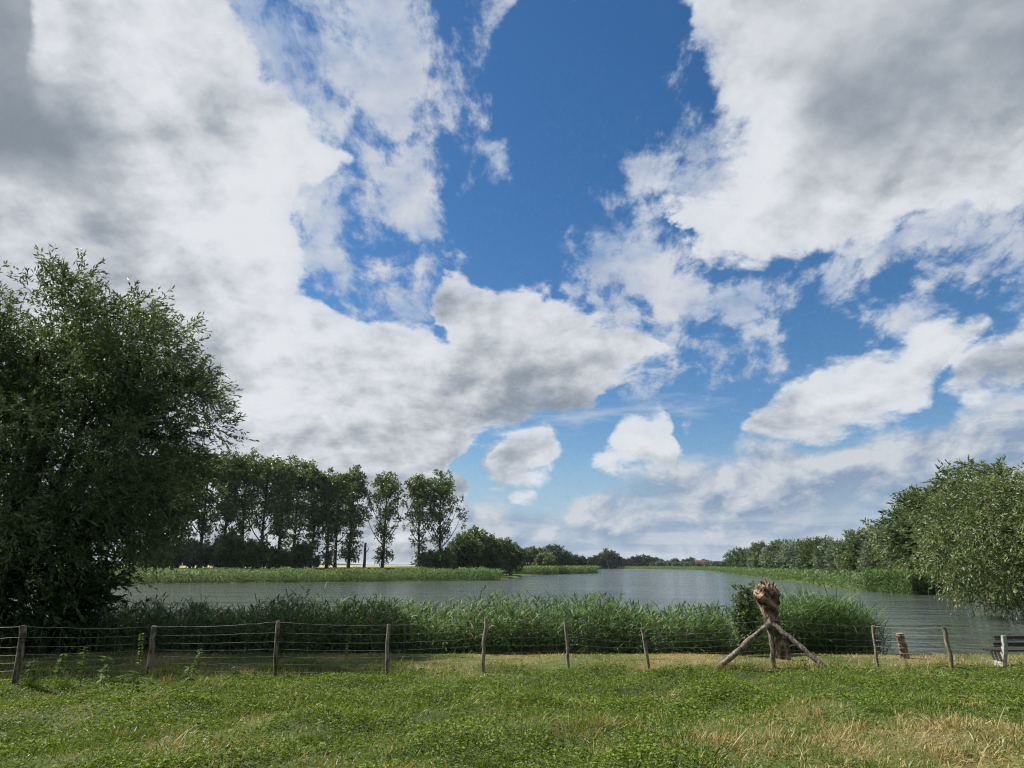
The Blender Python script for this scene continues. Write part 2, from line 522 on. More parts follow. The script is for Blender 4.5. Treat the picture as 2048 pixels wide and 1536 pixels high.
def bark_mat(name, c1, c2, scale=6.0, bstr=0.8, stretch=(1, 1, 0.18), tintw=0.5):
    m, nt = new_mat(name)
    p = vmath(nt, 'MULTIPLY', objcoord(nt), stretch)
    n1 = noise(nt, p, scale, 7.0, 0.65)
    n2 = noise(nt, objcoord(nt), scale * 0.35, 3.0)
    f = (n1 - 0.5) * 1.5 + n2 + (attr(nt) - 0.5) * tintw
    c = ramp(nt, f, [(0.22, tuple(x * 0.3 for x in c1)), (0.42, c1), (0.72, c2)])
    finish(nt, principled(nt, c, 0.85, 0.2, n1, bstr, 0.03).outputs[0])
    return m


G_WILLOW = [(0.0, (0.032, 0.056, 0.018)), (0.5, (0.070, 0.112, 0.036)), (1.0, (0.135, 0.175, 0.075))]
G_SILVER = [(0.0, (0.050, 0.080, 0.042)), (0.5, (0.098, 0.142, 0.076)), (1.0, (0.180, 0.225, 0.140))]
G_POPLAR = [(0.0, (0.038, 0.068, 0.018)), (0.5, (0.080, 0.132, 0.034)), (1.0, (0.140, 0.195, 0.056))]
G_OLIVE = [(0.0, (0.048, 0.076, 0.024)), (0.5, (0.105, 0.145, 0.045)), (1.0, (0.190, 0.220, 0.095))]
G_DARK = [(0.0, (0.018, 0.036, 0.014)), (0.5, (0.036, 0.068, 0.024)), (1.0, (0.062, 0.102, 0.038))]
G_REED = [(0.0, (0.032, 0.064, 0.022)), (0.45, (0.076, 0.138, 0.042)), (0.85, (0.145, 0.220, 0.075)), (1.0, (0.24, 0.21, 0.11))]
M = {}
M['willow_leaf'] = leaf_mat('willow leaves', G_WILLOW, 0.32, 0.5, 0.28)
M['silver_leaf'] = leaf_mat('silver willow leaves', G_SILVER, 0.25, 0.5, 0.4)
M['poplar_leaf'] = leaf_mat('poplar leaves', G_POPLAR, 0.28, 0.4, 0.45)
M['olive_leaf'] = leaf_mat('olive willow leaves', G_OLIVE, 0.30, 0.45, 0.4)
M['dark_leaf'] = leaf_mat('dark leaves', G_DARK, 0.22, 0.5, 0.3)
M['reed_leaf'] = leaf_mat('reed leaves', G_REED, 0.30, 0.55, 0.2)
M['bark'] = bark_mat('grey brown bark', (0.045, 0.036, 0.028), (0.11, 0.095, 0.078), 5.0)
M['post_wood'] = bark_mat('weathered post wood', (0.085, 0.068, 0.048), (0.22, 0.185, 0.14), 22.0, 0.7, (1, 1, 0.12))
M['raw_wood'] = bark_mat('torn brown wood', (0.085, 0.056, 0.036), (0.27, 0.195, 0.135), 14.0, 1.0, (1, 1, 0.5))


# ------------------------------------------------------------------ foliage
def leaves(g, rng, P, D, L, W, flat=0.0, tint=(0.2, 0.8), fold=0.15, mat=0):
    """one pointed leaf (a folded diamond) at each P, along D"""
    n = len(P)
    D = unit(D)
    r = rng.normal(size=(n, 3)); r[:, 2] += flat * 3
    sd = unit(np.cross(D, r)); nm = np.cross(sd, D)
    L = np.broadcast_to(L, (n,))[:, None]; W = np.broadcast_to(W, (n,))[:, None]
    mid = P + D * L * 0.45 - nm * L * fold
    V = np.stack([P, mid + sd * W * 0.5 + nm * L * fold * 1.3, P + D * L, mid - sd * W * 0.5 + nm * L * fold * 1.3], 1).reshape(-1, 3)
    F = np.arange(n)[:, None] * 4 + np.array([[0, 1, 2, 3]])
    t = rng.uniform(tint[0], tint[1], n) if isinstance(tint, tuple) else tint
    g.add(V, F, np.repeat(t, 4), mat)


def twigs(g, rng, B, D, ln, nl, L, W, droop=0.25, spread=0.8, tint=None, stem=0.0, stem_mat=1, wind=(0, 0, 0)):
    """leafy twigs: bases B, directions D, lengths ln; nl leaves on each"""
    n = len(B); D = unit(D)
    t = (np.arange(nl) + 0.6) / nl
    t = np.clip(t[None] + rng.uniform(-0.4, 0.4, (n, nl)) / nl, 0.05, 1.0)
    P = B[:, None] + D[:, None] * (ln[:, None] * t)[..., None]
    P[..., 2] -= droop * ln[:, None] * t * t
    ld = D[:, None] * 0.9 + rng.normal(size=(n, nl, 3)) * spread * 0.6 + np.asarray(wind)
    ld[..., 2] -= 0.25 + droop * t * 0.8
    tt = tint if tint is not None else rng.uniform(0.2, 0.8, n)
    tl = np.clip(np.repeat(tt, nl) + rng.uniform(-0.18, 0.18, n * nl), 0, 1)
    leaves(g, rng, P.reshape(-1, 3), ld.reshape(-1, 3), L * rng.uniform(0.7, 1.25, n * nl), W * rng.uniform(0.8, 1.2, n * nl), 0.0, tl)
    if stem:
        e = B + D * ln[:, None]; e[:, 2] -= droop * ln
        mid = B + D * ln[:, None] * 0.5; mid[:, 2] -= droop * ln * 0.25
        s = unit(np.cross(D, rng.normal(size=(n, 3)))) * stem
        V = np.stack([B - s, B + s, mid + s * 0.6, e, mid - s * 0.6], 1).reshape(-1, 3)
        F = np.arange(n)[:, None] * 5 + np.array([[0, 1, 2, 4]])
        F2 = np.arange(n)[:, None] * 5 + np.array([[4, 2, 3]])
        g.add(V, F, 0.4, stem_mat); g.add(V, F2, 0.4, stem_mat)


def sphere_pts(rng, n):
    v = rng.normal(size=(n, 3)); return unit(v)

# ------------------------------------------------------------------ the land and the lake
LAKE = np.array([(-420, 25.5), (-22, 25.5), (-14, 25.2), (-5, 24.4), (6, 24.2), (19, 24.0), (26, 25.0), (31, 31), (34, 42), (40, 58), (44.5, 69),
                 (41, 73), (39.5, 86), (48, 120), (60, 180), (95, 340), (112, 430), (100, 560), (85, 610), (40, 620), (24, 560), (14, 420),
                 (22, 320), (34, 285), (33, 268), (12, 226), (4, 214), (3, 200), (2, 175), (-1, 152), (-3, 142), (-12, 135),
                 (-37, 125), (-63, 112), (-130, 97), (-420, 92)], float)


def lake_dist(X, Y):
    """signed distance to the shore, positive on land"""
    P = np.stack([X.ravel(), Y.ravel()], 1)
    best = np.full(len(P), 1e9); inside = np.zeros(len(P), bool)
    A = LAKE; B = np.roll(LAKE, -1, 0)
    for a, b in zip(A, B):
        e = b - a; t = np.clip(((P - a) @ e) / (e @ e), 0, 1)
        q = a + t[:, None] * e
        best = np.minimum(best, np.hypot(*(P - q).T))
        c = ((a[1] > P[:, 1]) != (b[1] > P[:, 1]))
        with np.errstate(divide='ignore', invalid='ignore'):
            xi = (b[0] - a[0]) * (P[:, 1] - a[1]) / (b[1] - a[1]) + a[0]
        inside ^= c & (P[:, 0] < xi)
    return np.where(inside, -best, best).reshape(X.shape)


def sstep(a, b, x):
    t = np.clip((x - a) / (b - a), 0, 1); return t * t * (3 - 2 * t)


_rg = np.random.default_rng(5)
_wv = [(_rg.uniform(0.25, 1.6), _rg.uniform(0, 6.28), _rg.uniform(0, 6.28)) for _ in range(14)]


def bumps(X, Y):
    z = 0
    for k, a, p in _wv:
        z = z + np.sin((X * math.cos(a) + Y * math.sin(a)) * k * 2.2 + p) * 0.034 / (0.5 + k)
    return z


def ground_z(X, Y, d=None):
    X = np.asarray(X, float); Y = np.asarray(Y, float)
    if d is None: d = lake_dist(X, Y)
    near = 1.2 - 0.8 / 17.5 * np.clip(Y, -5, 17.5)
    near = near - 0.20 * sstep(17.5, 23.5, Y) + bumps(X, Y) * sstep(0, 5, d)
    left = 0.25 + 1.95 * sstep(6, 24, d)
    right = 0.25 + 0.7 * sstep(4, 30, d)
    far = np.where(X < 20, left, right)
    land = np.where(Y < 40, near * (1 - sstep(26, 34, Y)) + 0.45 * sstep(26, 34, Y), far)
    return np.where(d >= 0, 0.0, -0.9 * sstep(0, 4, -d)) + np.where(d >= 0, land * sstep(-0.3, 1.6, d), 0.0) - 0.06 * (1 - sstep(0, 0.5, np.abs(d)))


def vnoise(x, y, sc, seed):
    r_ = np.random.default_rng(seed); z = 0
    for k in range(6):
        a = r_.uniform(0, 6.28); f_ = sc * r_.uniform(0.5, 2.0); z = z + np.sin((x * math.cos(a) + y * math.sin(a)) * f_ + r_.uniform(0, 6.28))
    return z / 6 * 1.6


def dryness(x, y):
    """where the grass has gone to straw"""
    d = 0.18 + 0.42 * vnoise(x, y, 1.5, 3) + 0.32 * vnoise(x, y, 4.0, 4)
    d += 0.50 * np.exp(-((x - 5.4) / 2.4) ** 2 - ((y - 9.4) / 2.3) ** 2)              # bleached patch near the camera
    d -= 0.22 * np.exp(-((x + 4.2) / 2.2) ** 2 - ((y - 9.0) / 2.5) ** 2)
    d += 0.45 * sstep(18.2, 19.2, y) * (0.55 + 0.45 * sstep(-4, 6, x))                    # mown strip along the reeds
    d -= 0.42 * np.exp(-((y - 14.6) / 2.6) ** 2) * (1 - 0.3 * sstep(5, 9, x))             # lush band before the fence
    return np.clip(d, 0, 1)


def axis(*segs):
    out = []
    for a, b, st in segs: out.append(np.arange(a, b, st))
    return np.concatenate(out)


def geo_axis(a, b, n): return np.geomspace(a, b, n)


gx_pos = np.concatenate([axis((0, 26, 0.5), (26, 130, 4), (130, 640, 24)), geo_axis(640, 12000, 14)])
gx = np.concatenate([-gx_pos[:0:-1], gx_pos])
gy = np.concatenate([-geo_axis(30, 3000, 8)[::-1], axis((-28, 4, 3), (4, 27, 0.4), (27, 66, 2), (66, 300, 4), (300, 760, 16)), geo_axis(760, 14000, 16)])
GX, GY = np.meshgrid(gx, gy)
GZ = ground_z(GX, GY)
g = Geo()
nx = len(gx); ny = len(gy)
ii = (np.arange(ny - 1)[:, None] * nx + np.arange(nx - 1)[None]).ravel()
g.add(np.stack([GX, GY, GZ], -1).reshape(-1, 3), np.stack([ii, ii + 1, ii + nx + 1, ii + nx], -1), np.where((GY < 26) & (GY > -30), dryness(GX, GY), 0.35).ravel())
m, nt = new_mat('meadow soil and turf')
p = position(nt)
n1 = noise(nt, p, 0.55, 5.0, 0.6); n2 = noise(nt, p, 9.0, 5.0, 0.65); n3 = noise(nt, p, 0.02, 3.0)
f = n1 * 0.35 + n2 * 0.5 - 0.13 + (n3 - 0.5) * 0.4 + attr(nt) * 0.45
c = ramp(nt, f, [(0.25, (0.035, 0.048, 0.014)), (0.45, (0.060, 0.085, 0.022)), (0.6, (0.105, 0.100, 0.038)), (0.78, (0.17, 0.13, 0.062))])
finish(nt, principled(nt, c, 0.95, 0.1, n2, 0.6, 0.04).outputs[0])
tag(obj('ground', g.mesh('ground', True), m), kind='structure')

# the lake: an open, wind-ruffled sheet
g = Geo()
lx = np.concatenate([-geo_axis(30, 420, 12)[::-1], axis((-28, 30, 2)), geo_axis(30, 150, 8)]); ly = np.concatenate([axis((22.6, 60, 1.5)), geo_axis(60, 650, 26)])
LX, LY = np.meshgrid(lx, ly)
nx = len(lx); ii = (np.arange(len(ly) - 1)[:, None] * nx + np.arange(nx - 1)[None]).ravel()
g.add(np.stack([LX, LY, LX * 0], -1).reshape(-1, 3), np.stack([ii, ii + 1, ii + nx + 1, ii + nx], -1))
m, nt = new_mat('lake water')
p = position(nt)
pw = vmath(nt, 'MULTIPLY', p, (0.55, 1.0, 1.0))
w1 = noise(nt, pw, 1.15, 4.0, 0.6, 0.4); w2 = noise(nt, pw, 4.2, 3.0, 0.55); w3 = noise(nt, vmath(nt, 'MULTIPLY', p, (0.25, 1.0, 1.0)), 0.13, 3.0, 0.5)
w4 = noise(nt, vmath(nt, 'MULTIPLY', p, (0.16, 1.0, 1.0)), 0.55, 3.0, 0.6, 0.3)
w5 = noise(nt, vmath(nt, 'MULTIPLY', p, (0.10, 1.0, 1.0)), 0.12, 3.0, 0.6)
hgt = (w1 * 0.9 + w4 * 1.5) * (w3.step(0.3, 0.65) * 0.9 + 0.45) + w2 * 0.28 + w5 * 3.0
b = nt.nodes.new('ShaderNodeBump'); b.inputs['Strength'].default_value = 1.0; b.inputs['Distance'].default_value = 0.21
nt.links.new(hgt.k, b.inputs['Height'])
wcol = ramp(nt, noise(nt, p, 0.03, 2.0), [(0.3, (0.040, 0.052, 0.046)), (0.7, (0.058, 0.072, 0.062))])
pr = principled(nt, wcol, 0.07, 0.5)
pr.inputs['IOR'].default_value = 1.333
nt.links.new(b.outputs[0], pr.inputs['Normal'])
finish(nt, pr.outputs[0])
tag(obj('lake', g.mesh('lake'), m), kind='structure')

# ripe field behind the poplars
def sheet(name, poly_x, poly_y, z, mat, step=12.0):
    g = Geo()
    xs = np.arange(poly_x[0], poly_x[1] + 1, step); ys = np.arange(poly_y[0], poly_y[1] + 1, step)
    X, Y = np.meshgrid(xs, ys); Z = X * 0 + z
    Z[0] = z - 0.6; Z[-1] = z - 0.6; Z[:, 0] = z - 0.6; Z[:, -1] = z - 0.6
    n = len(xs); ii = (np.arange(len(ys) - 1)[:, None] * n + np.arange(n - 1)[None]).ravel()
    g.add(np.stack([X, Y, Z], -1).reshape(-1, 3), np.stack([ii, ii + 1, ii + n + 1, ii + n], -1))
    return tag(obj(name, g.mesh(name), mat), kind='structure')


m, nt = new_mat('ripe corn')
nn = noise(nt, vmath(nt, 'MULTIPLY', position(nt), (1.0, 0.15, 1.0)), 0.25, 5.0, 0.6)
finish(nt, principled(nt, ramp(nt, nn, [(0.3, (0.26, 0.19, 0.085)), (0.7, (0.40, 0.31, 0.16))]), 0.9, 0.1).outputs[0])
sheet('field', (-520, -52), (186, 900), 2.55, m, 13.0)

# low wooded ridge far off
g = Geo()
rng = np.random.default_rng(31)
hx = np.arange(-2600, 900, 14.0); hy = np.array([2500, 2520, 2600, 2900, 3300.])
prof = 16 + 9 * np.sin(hx / 420.0) + 6 * np.sin(hx / 170.0 + 1) + np.convolve(rng.uniform(-1, 1, len(hx)), np.ones(3) / 3, 'same') * 3.5
prof *= (1 - sstep(-420, 100, hx)) + 0.25
Z = np.stack([prof * 0 + 0.5, prof * 0.8, prof, prof * 0.9, prof * 0])
X, Y = np.meshgrid(hx, hy); n = len(hx)
ii = (np.arange(4)[:, None] * n + np.arange(n - 1)[None]).ravel()
g.add(np.stack([X, Y, Z], -1).reshape(-1, 3), np.stack([ii, ii + 1, ii + n + 1, ii + n], -1))
m, nt = new_mat('far woods')
finish(nt, principled(nt, ramp(nt, noise(nt, position(nt), 0.03, 5.0, 0.6), [(0.3, (0.018, 0.035, 0.020)), (0.7, (0.04, 0.065, 0.03))]), 1.0, 0.0).outputs[0])
tag(obj('hill', g.mesh('hill', True), m), kind='structure')


# ------------------------------------------------------------------ trees
def clump_tree(rng, h, rx, ry, z_lo, n_clumps, n_twigs, n_leaves, L, W, twig_len, trunk_r, off=(0, 0), droop=0.25,
               stems=5, clump_r=1.2, up=0.3, leaf='willow_leaf', twig_stem=0.0, lean=(0, 0), low_skirt=0.0, wind=(0, 0, 0), taper=0.0, inner=0.40, boxy=0.0, outw=0.55):
    """several stems from a short bole, leaf clumps through an uneven crown; returns (trunk mesh, crown mesh)"""
    zc = (h + z_lo) / 2; rz = (h - z_lo) / 2
    # uneven outline: a few bulges
    lob = sphere_pts(rng, 18); la = rng.uniform(-0.16, 0.22, 18)
    d = sphere_pts(rng, n_clumps * 3)
    if boxy: d = np.sign(d) * np.abs(d) ** boxy
    bulge = 1 + (np.exp((unit(d) @ lob.T - 1) * 9) * la).sum(1)
    r = rng.uniform(inner ** 2, 1, len(d)) ** 0.5 * bulge * 0.90
    C = d * r[:, None] * np.array([rx, ry, rz]) + np.array([off[0], off[1], zc])
    if taper: C[:, :2] = (C[:, :2] - off) * (1 - taper * np.clip((C[:, 2:] - zc) / rz, -0.2, 1)) + off
    if low_skirt:
        k = np.clip((zc - C[:, 2]) / rz, 0, 1); C[:, :2] = (C[:, :2] - off) * (1 - low_skirt * k[:, None] ** 2) + off
    C = C[C[:, 2] > z_lo * 0.6][:n_clumps]
    n = len(C)
    tg = Geo()
    fork = np.array([lean[0] * 0.5, lean[1] * 0.5, max(z_lo * 0.9, h * 0.12)])
    tube(tg, bez((0, 0, -0.35), (lean[0] * 0.1, lean[1] * 0.1, fork[2] * 0.5), fork, 7), np.linspace(trunk_r * 1.25, trunk_r * 0.85, 7) * np.array([1.25, 1.0, .95, .95, .95, 1, 1.02]), 12, 0.5, True, 0.08, rng)
    heads = []
    for k in range(stems):
        a = 2 * np.pi * (k + rng.uniform(-.3, .3)) / stems
        rr = rng.uniform(0.25, 0.6)
        e = np.array([off[0] + math.cos(a) * rx * rr, off[1] + math.sin(a) * ry * rr, z_lo + (h - z_lo) * rng.uniform(0.55, 0.85)])
        m_ = fork * 0.55 + e * 0.45; m_[:2] = fork[:2] * 0.35 + e[:2] * 0.65; m_[2] = fork[2] + (e[2] - fork[2]) * 0.4
        pth = bez(fork - np.array([0, 0, 0.2]), m_, e, 9)
        tube(tg, pth, np.linspace(trunk_r * 0.55, trunk_r * 0.08, 9), 7, 0.5, False, 0.05, rng)
        heads.append(pth)
    H = np.concatenate(heads)
    nb = min(n, 70)
    for c in C[rng.permutation(n)[:nb]]:
        cand = H[H[:, 2] < c[2] + 0.3]
        if not len(cand): cand = H
        q = cand[np.argmin(((cand - c) ** 2).sum(1) + np.maximum(0, cand[:, 2] - c[2] + 1.0) * 6)]
        mid = (q + c) / 2 + np.array([0, 0, 0.12 * np.linalg.norm(c - q)])
        ln = np.linalg.norm(c - q)
        tube(tg, bez(q, mid, c, 5), np.linspace(min(trunk_r * 0.22, 0.02 * ln + 0.02), 0.012, 5), 5, 0.45, False)
    trunk = tg.mesh('trunk', True)
    cg = Geo()
    ctr = np.array([off[0], off[1], zc - rz * 0.25])
    N = n * n_twigs
    base = np.repeat(C, n_twigs, 0)
    cr = np.repeat(clump_r * rng.uniform(0.7, 1.25, n), n_twigs)
    o = sphere_pts(rng, N)
    B = base + o * (cr * rng.uniform(0.1, 0.8, N))[:, None]
    out = unit((base - ctr) / np.array([rx, ry, rz]))
    D = out * outw + o * 0.75 + np.array([0, 0, up]) + rng.normal(size=(N, 3)) * 0.25 + np.asarray(wind)
    tint = np.clip(np.repeat(rng.uniform(0.15, 0.9, n), n_twigs) + rng.uniform(-0.15, 0.15, N), 0, 1)
    twigs(cg, rng, B, D, twig_len * rng.uniform(0.6, 1.2, N), n_leaves, L, W, droop, 0.8, tint, twig_stem, 1, wind)
    crown = cg.mesh('crown')
    trunk.materials.append(M['bark']); crown.materials.append(M[leaf])
    if twig_stem: crown.materials.append(M['bark'])
    return trunk, crown


def plant_tree(name, meshes, loc, rz, label, cat, group=None, scale=(1, 1, 1), names=('trunk', 'crown')):
    r = empty(name, loc, rz); r.scale = scale
    for nme, me in zip(names, meshes): obj(nme, me, None, r)
    return tag(r, label, cat, group)


def gz(x, y): return float(ground_z(np.array([x]), np.array([y]))[0])


rng = np.random.default_rng(11)
SEED_A, SEED_B = 5, 21
# the big willow on the near shore
wil = clump_tree(np.random.default_rng(SEED_A), 13.4, 5.7, 5.4, 0.5, 450, 31, 12, 0.19, 0.054, 0.85, 0.50, off=(0.8, 0), droop=0.26, stems=9, clump_r=0.82, up=0.26, boxy=0.82, outw=0.30,
                 leaf='willow_leaf', twig_stem=0.005, lean=(-0.4, 0.2), low_skirt=0.18, wind=(0.12, 0, 0), inner=0.35)
plant_tree('willow_tree', wil, (-16.9, 23.9, gz(-16.9, 23.9)), 0.0, 'huge dark leafy willow towering over the left end of the wire fence', 'tree')

# the pale willow hanging over the water on the right shore
wil2 = clump_tree(np.random.default_rng(SEED_B), 7.5, 6.8, 5.4, 0.25, 270, 26, 12, 0.215, 0.066, 0.95, 0.40, off=(-5.8, -1.5), droop=0.34, stems=7, clump_r=0.72, up=0.12, boxy=0.8, outw=0.30,
                  leaf='olive_leaf', twig_stem=0.007, lean=(-1.4, 0), low_skirt=0.15, wind=(0.1, 0, 0), inner=0.55)
plant_tree('willow_tree', wil2, (35.2, 40.5, gz(35.2, 40.5)), 0.0, 'olive green willow trailing its branches over the water beside the bench', 'tree')

# its taller neighbours behind
wp = [clump_tree(rng, 10.0, 4.0, 3.8, 0.8, 95, 20, 8, 0.42, 0.14, 1.0, 0.32, droop=0.22, stems=6, clump_r=1.0, up=0.25, leaf=lf, low_skirt=0.1, wind=(0.15, 0, 0))
      for lf in ('willow_leaf', 'willow_leaf', 'silver_leaf')]
for i, (px, Y, py, w, k, lab) in enumerate((
        (1888, 80, 950, 1.3, 0, 'tall dark willow with a knobbly top behind the overhanging olive willow'),
        (1985, 75, 925, 1.35, 1, 'tall broad willow rising behind the overhanging olive willow'),
        (1846, 86, 985, 1.1, 2, 'round grey green willow leaning out beyond the reed point'),
        (2075, 68, 940, 1.2, 0, 'broad willow standing on the right shore behind the bench'))):
    c = at(px, 1130, Y); z = gz(c.x, c.y); top = at(px, py, Y).z
    s = (top - z) / 10.3
    plant_tree('willow_tree', wp[k], (c.x, c.y, z), i * 1.9, lab, 'tree', 'willows on the right shore', (s * w * 0.95, s * w * 0.95, s))

# bushes at the water on the reed point
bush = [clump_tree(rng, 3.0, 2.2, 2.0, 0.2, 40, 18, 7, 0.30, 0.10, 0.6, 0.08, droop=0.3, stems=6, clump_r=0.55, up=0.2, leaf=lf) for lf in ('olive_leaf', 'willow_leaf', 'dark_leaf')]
for i, (px, Y, s, k, lab) in enumerate((
        (1822, 79, 1.05, 0, 'yellow green bush dipping into the water at the reed point'),
        (1868, 76, 1.15, 0, 'larger yellow green bush between the reed point and the overhanging willow'),
        (1780, 90, 0.95, 1, 'small green bush behind the reed point'))):
    c = at(px, 1150, Y)
    plant_tree('bush', bush[k], (c.x, c.y, gz(c.x, c.y)), i * 2.1, lab, 'bush', 'bushes at the reed point', (s, s, s), ('stems', 'leaves'))

# undergrowth at the foot of the huge willow
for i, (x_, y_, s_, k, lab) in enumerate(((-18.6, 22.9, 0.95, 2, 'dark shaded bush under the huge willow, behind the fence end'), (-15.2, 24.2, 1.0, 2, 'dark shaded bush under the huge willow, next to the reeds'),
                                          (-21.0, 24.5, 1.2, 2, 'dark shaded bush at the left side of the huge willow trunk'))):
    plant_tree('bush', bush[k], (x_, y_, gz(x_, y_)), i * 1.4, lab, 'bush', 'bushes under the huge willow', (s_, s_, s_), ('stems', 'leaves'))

# silvery willow row along the right shore
row = [clump_tree(rng, 8.0, 2.7, 2.6, 0.7, 58, 18, 6, 0.46, 0.19, 0.9, 0.25, droop=0.18, stems=5, clump_r=0.85, up=0.35, leaf=lf, wind=(0.2, 0, 0), taper=0.12)
       for lf in ('silver_leaf', 'silver_leaf', 'olive_leaf', 'willow_leaf')]
ROW = [(1460, 305, 1107, 3), (1471, 290, 1100, 3), (1483, 275, 1094, 3), (1497, 255, 1096, 3), (1512, 235, 1090, 0), (1528, 215, 1082, 3), (1544, 200, 1088, 1),
       (1560, 188, 1078, 3), (1578, 172, 1084, 0), (1598, 158, 1080, 1), (1618, 148, 1082, 0), (1640, 136, 1072, 3), (1660, 130, 1082, 0), (1684, 120, 1078, 1), (1708, 113, 1068, 0),
       (1734, 106, 1055, 3), (1762, 101, 1056, 0), (1790, 96, 1055, 2), (1816, 92, 1062, 2), (1745, 99, 1092, 0), (1836, 95, 1085, 1), (1700, 108, 1100, 2)]
for i, (px, Y, py, k) in enumerate(ROW):
    c = at(px, 1130, Y); z = gz(c.x, c.y); s = (at(px, py, Y).z - z) / 8.2
    lab = 'silvery willow in the wind-combed row along the right shore' if k < 2 else ('olive green willow in the row along the right shore' if k == 2 else 'dark green willow in the row along the right shore')
    plant_tree('willow_tree', row[k], (c.x, c.y, z), i * 0.31 - 0.4, lab, 'tree', lab.replace('willow', 'willows', 1), (s * rng.uniform(0.95, 1.2), s * 1.05, s))


# ------------------------------------------------------------------ poplars on the far bank
def poplar(rng, h=25.0, fork=False, width=1.0, bare=0.5, low=1.0):
    tg, cg = Geo(), Geo()
    bend = rng.uniform(-0.7, 0.7, 2)
    ax = bez((0, 0, -0.4), (bend[0], bend[1], h * 0.5), (bend[0] * 0.6, bend[1] * 0.6, h * 0.93), 14)
    tube(tg, ax, np.linspace(0.42, 0.05, 14) * np.r_[1.3, np.ones(13)], 9, 0.5, False, 0.05, rng)
    Cs, Ws = [], []
    def axis_at(z):
        return np.array([np.interp(z, ax[:, 2], ax[:, j]) for j in range(3)])
    nl = 30
    for i in range(nl):
        u = (i + rng.uniform(0, 1)) / nl
        z0 = h * (0.22 + 0.66 * u)
        q = axis_at(z0); a = i * 2.4 + rng.uniform(-0.5, 0.5)
        ln = h * (0.32 - 0.18 * u) * rng.uniform(0.65, 1.2) * width
        hor = np.array([math.cos(a), math.sin(a), 0])
        e = q + hor * ln * 0.55 + np.array([0, 0, ln * 0.95]); e[2] = min(e[2], h * rng.uniform(0.82, 1.0))
        pth = bez(q, q + hor * ln * 0.38 + np.array([0, 0, ln * 0.3]), e, 8)
        tube(tg, pth, np.linspace(0.16 - 0.09 * u, 0.02, 8), 5, 0.5, False)
        for k in (3, 4, 5, 6, 7):
            p_ = pth[k]
            dens = 0.66 if p_[2] > h * 0.58 else (0.42 if k < 6 else 0.85)
            if rng.uniform() < dens * (1.0 if p_[2] > h * 0.5 else bare + 0.2):
                for _ in range(2 if p_[2] > h * 0.72 else 1):
                    Cs.append(p_ + rng.normal(size=3) * np.array([0.8, 0.8, 0.6])); Ws.append(rng.uniform(0.40, 1.0))
        if rng.uniform() < 0.6:                       # a side branch
            p_ = pth[4]; a2 = a + rng.choice([-1, 1]) * 0.9
            e2 = p_ + np.array([math.cos(a2), math.sin(a2), 0.7]) * ln * 0.36
            tube(tg, bez(p_, (p_ + e2) / 2 + np.array([0, 0, -0.1]), e2, 4), np.linspace(0.05, 0.015, 4), 4, 0.5, False)
            Cs.append(e2); Ws.append(0.85)
    # tufts along the lower trunk
    for z in np.arange(h * 0.06, h * 0.58, 0.7):
        for _ in range(int(rng.integers(0, 7) * low)):
            a = rng.uniform(0, 6.28); r = rng.uniform(0.3, 2.5)
            Cs.append(axis_at(z) + np.array([math.cos(a) * r, math.sin(a) * r, rng.uniform(-.3, .3)])); Ws.append(rng.uniform(0.6, 1.0))
    for _ in range(9):
        Cs.append(axis_at(h * rng.uniform(0.7, 0.97)) + rng.normal(size=3) * np.array([1.5 * width, 1.5 * width, 0.7])); Ws.append(rng.uniform(0.6, 1.1))
    C = np.array(Cs); w = np.array(Ws); n = len(C); nt_ = 17
    o = sphere_pts(rng, n * nt_)
    B = np.repeat(C, nt_, 0) + o * (np.repeat(w, nt_) * rng.uniform(0.1, 0.85, n * nt_))[:, None]
    tint = np.clip(np.repeat(rng.uniform(0.25, 0.75, n), nt_) + rng.uniform(-.15, .15, n * nt_), 0, 1)
    twigs(cg, rng, B, o + np.array([0.1, 0, 0.35]), np.full(n * nt_, 0.5), 3, 0.42, 0.33, 0.1, 1.2, tint)
    t, c = tg.mesh('trunk', True), cg.mesh('crown')
    t.materials.append(M['bark']); c.materials.append(M['poplar_leaf'])
    return t, c


pops = [poplar(rng, 25.0, width=w, bare=b, low=l_) for w, b, l_ in ((1.0, 0.5, 0.6), (0.8, 0.6, 1.3), (1.1, 0.6, 0.5), (1.2, 0.3, 0.9), (0.7, 0.8, 1.4), (0.9, 0.4, 0.3), (0.75, 0.7, 1.0))]
POP = [(262, 148, 905, 0), (312, 150, 900, 2), (352, 151, 900, 1), (397, 152, 896, 3), (440, 153, 903, 4), (481, 158, 896, 5), (518, 155, 908, 2), (556, 153, 912, 6),
       (585, 162, 915, 0), (619, 158, 926, 1), (653, 159, 938, 6), (669, 168, 934, 5), (696, 160, 930, 4), (764, 164, 945, 3), (838, 166, 944, 0), (880, 167, 948, 3)]
for i, (px, Y, py, k) in enumerate(POP):
    c = at(px, 1138, Y); z = gz(c.x, c.y); s = (at(px, py, Y).z - z) / 25.2
    lab = ('full crowned tall poplar in the row on the far bank', 'slim poplar leafy down its trunk on the far bank', 'broad topped poplar with a mostly bare lower trunk on the far bank', 'wide spreading poplar on the far bank',
           'narrow poplar thick with leaves low down on the far bank', 'poplar with open forked limbs and a bare lower trunk on the far bank', 'slender poplar with a thin crown on the far bank')[k]
    if px < 420: lab = lab.replace('on the far bank', 'half hidden behind the huge willow').replace('in the row ', '')
    if px == 880: lab = 'last poplar of the row, spreading beside the rounded willows'
    if px == 764: lab = 'poplar standing alone in its gap next to the bare trunk snag'
    if px == 838: lab = 'poplar touching the spreading last tree of the row'
    plant_tree('poplar_tree', pops[k], (c.x, c.y, z), i * 1.7, lab, 'tree', 'poplars on the far bank', (s * rng.uniform(0.92, 1.12), s * 1.0, s))
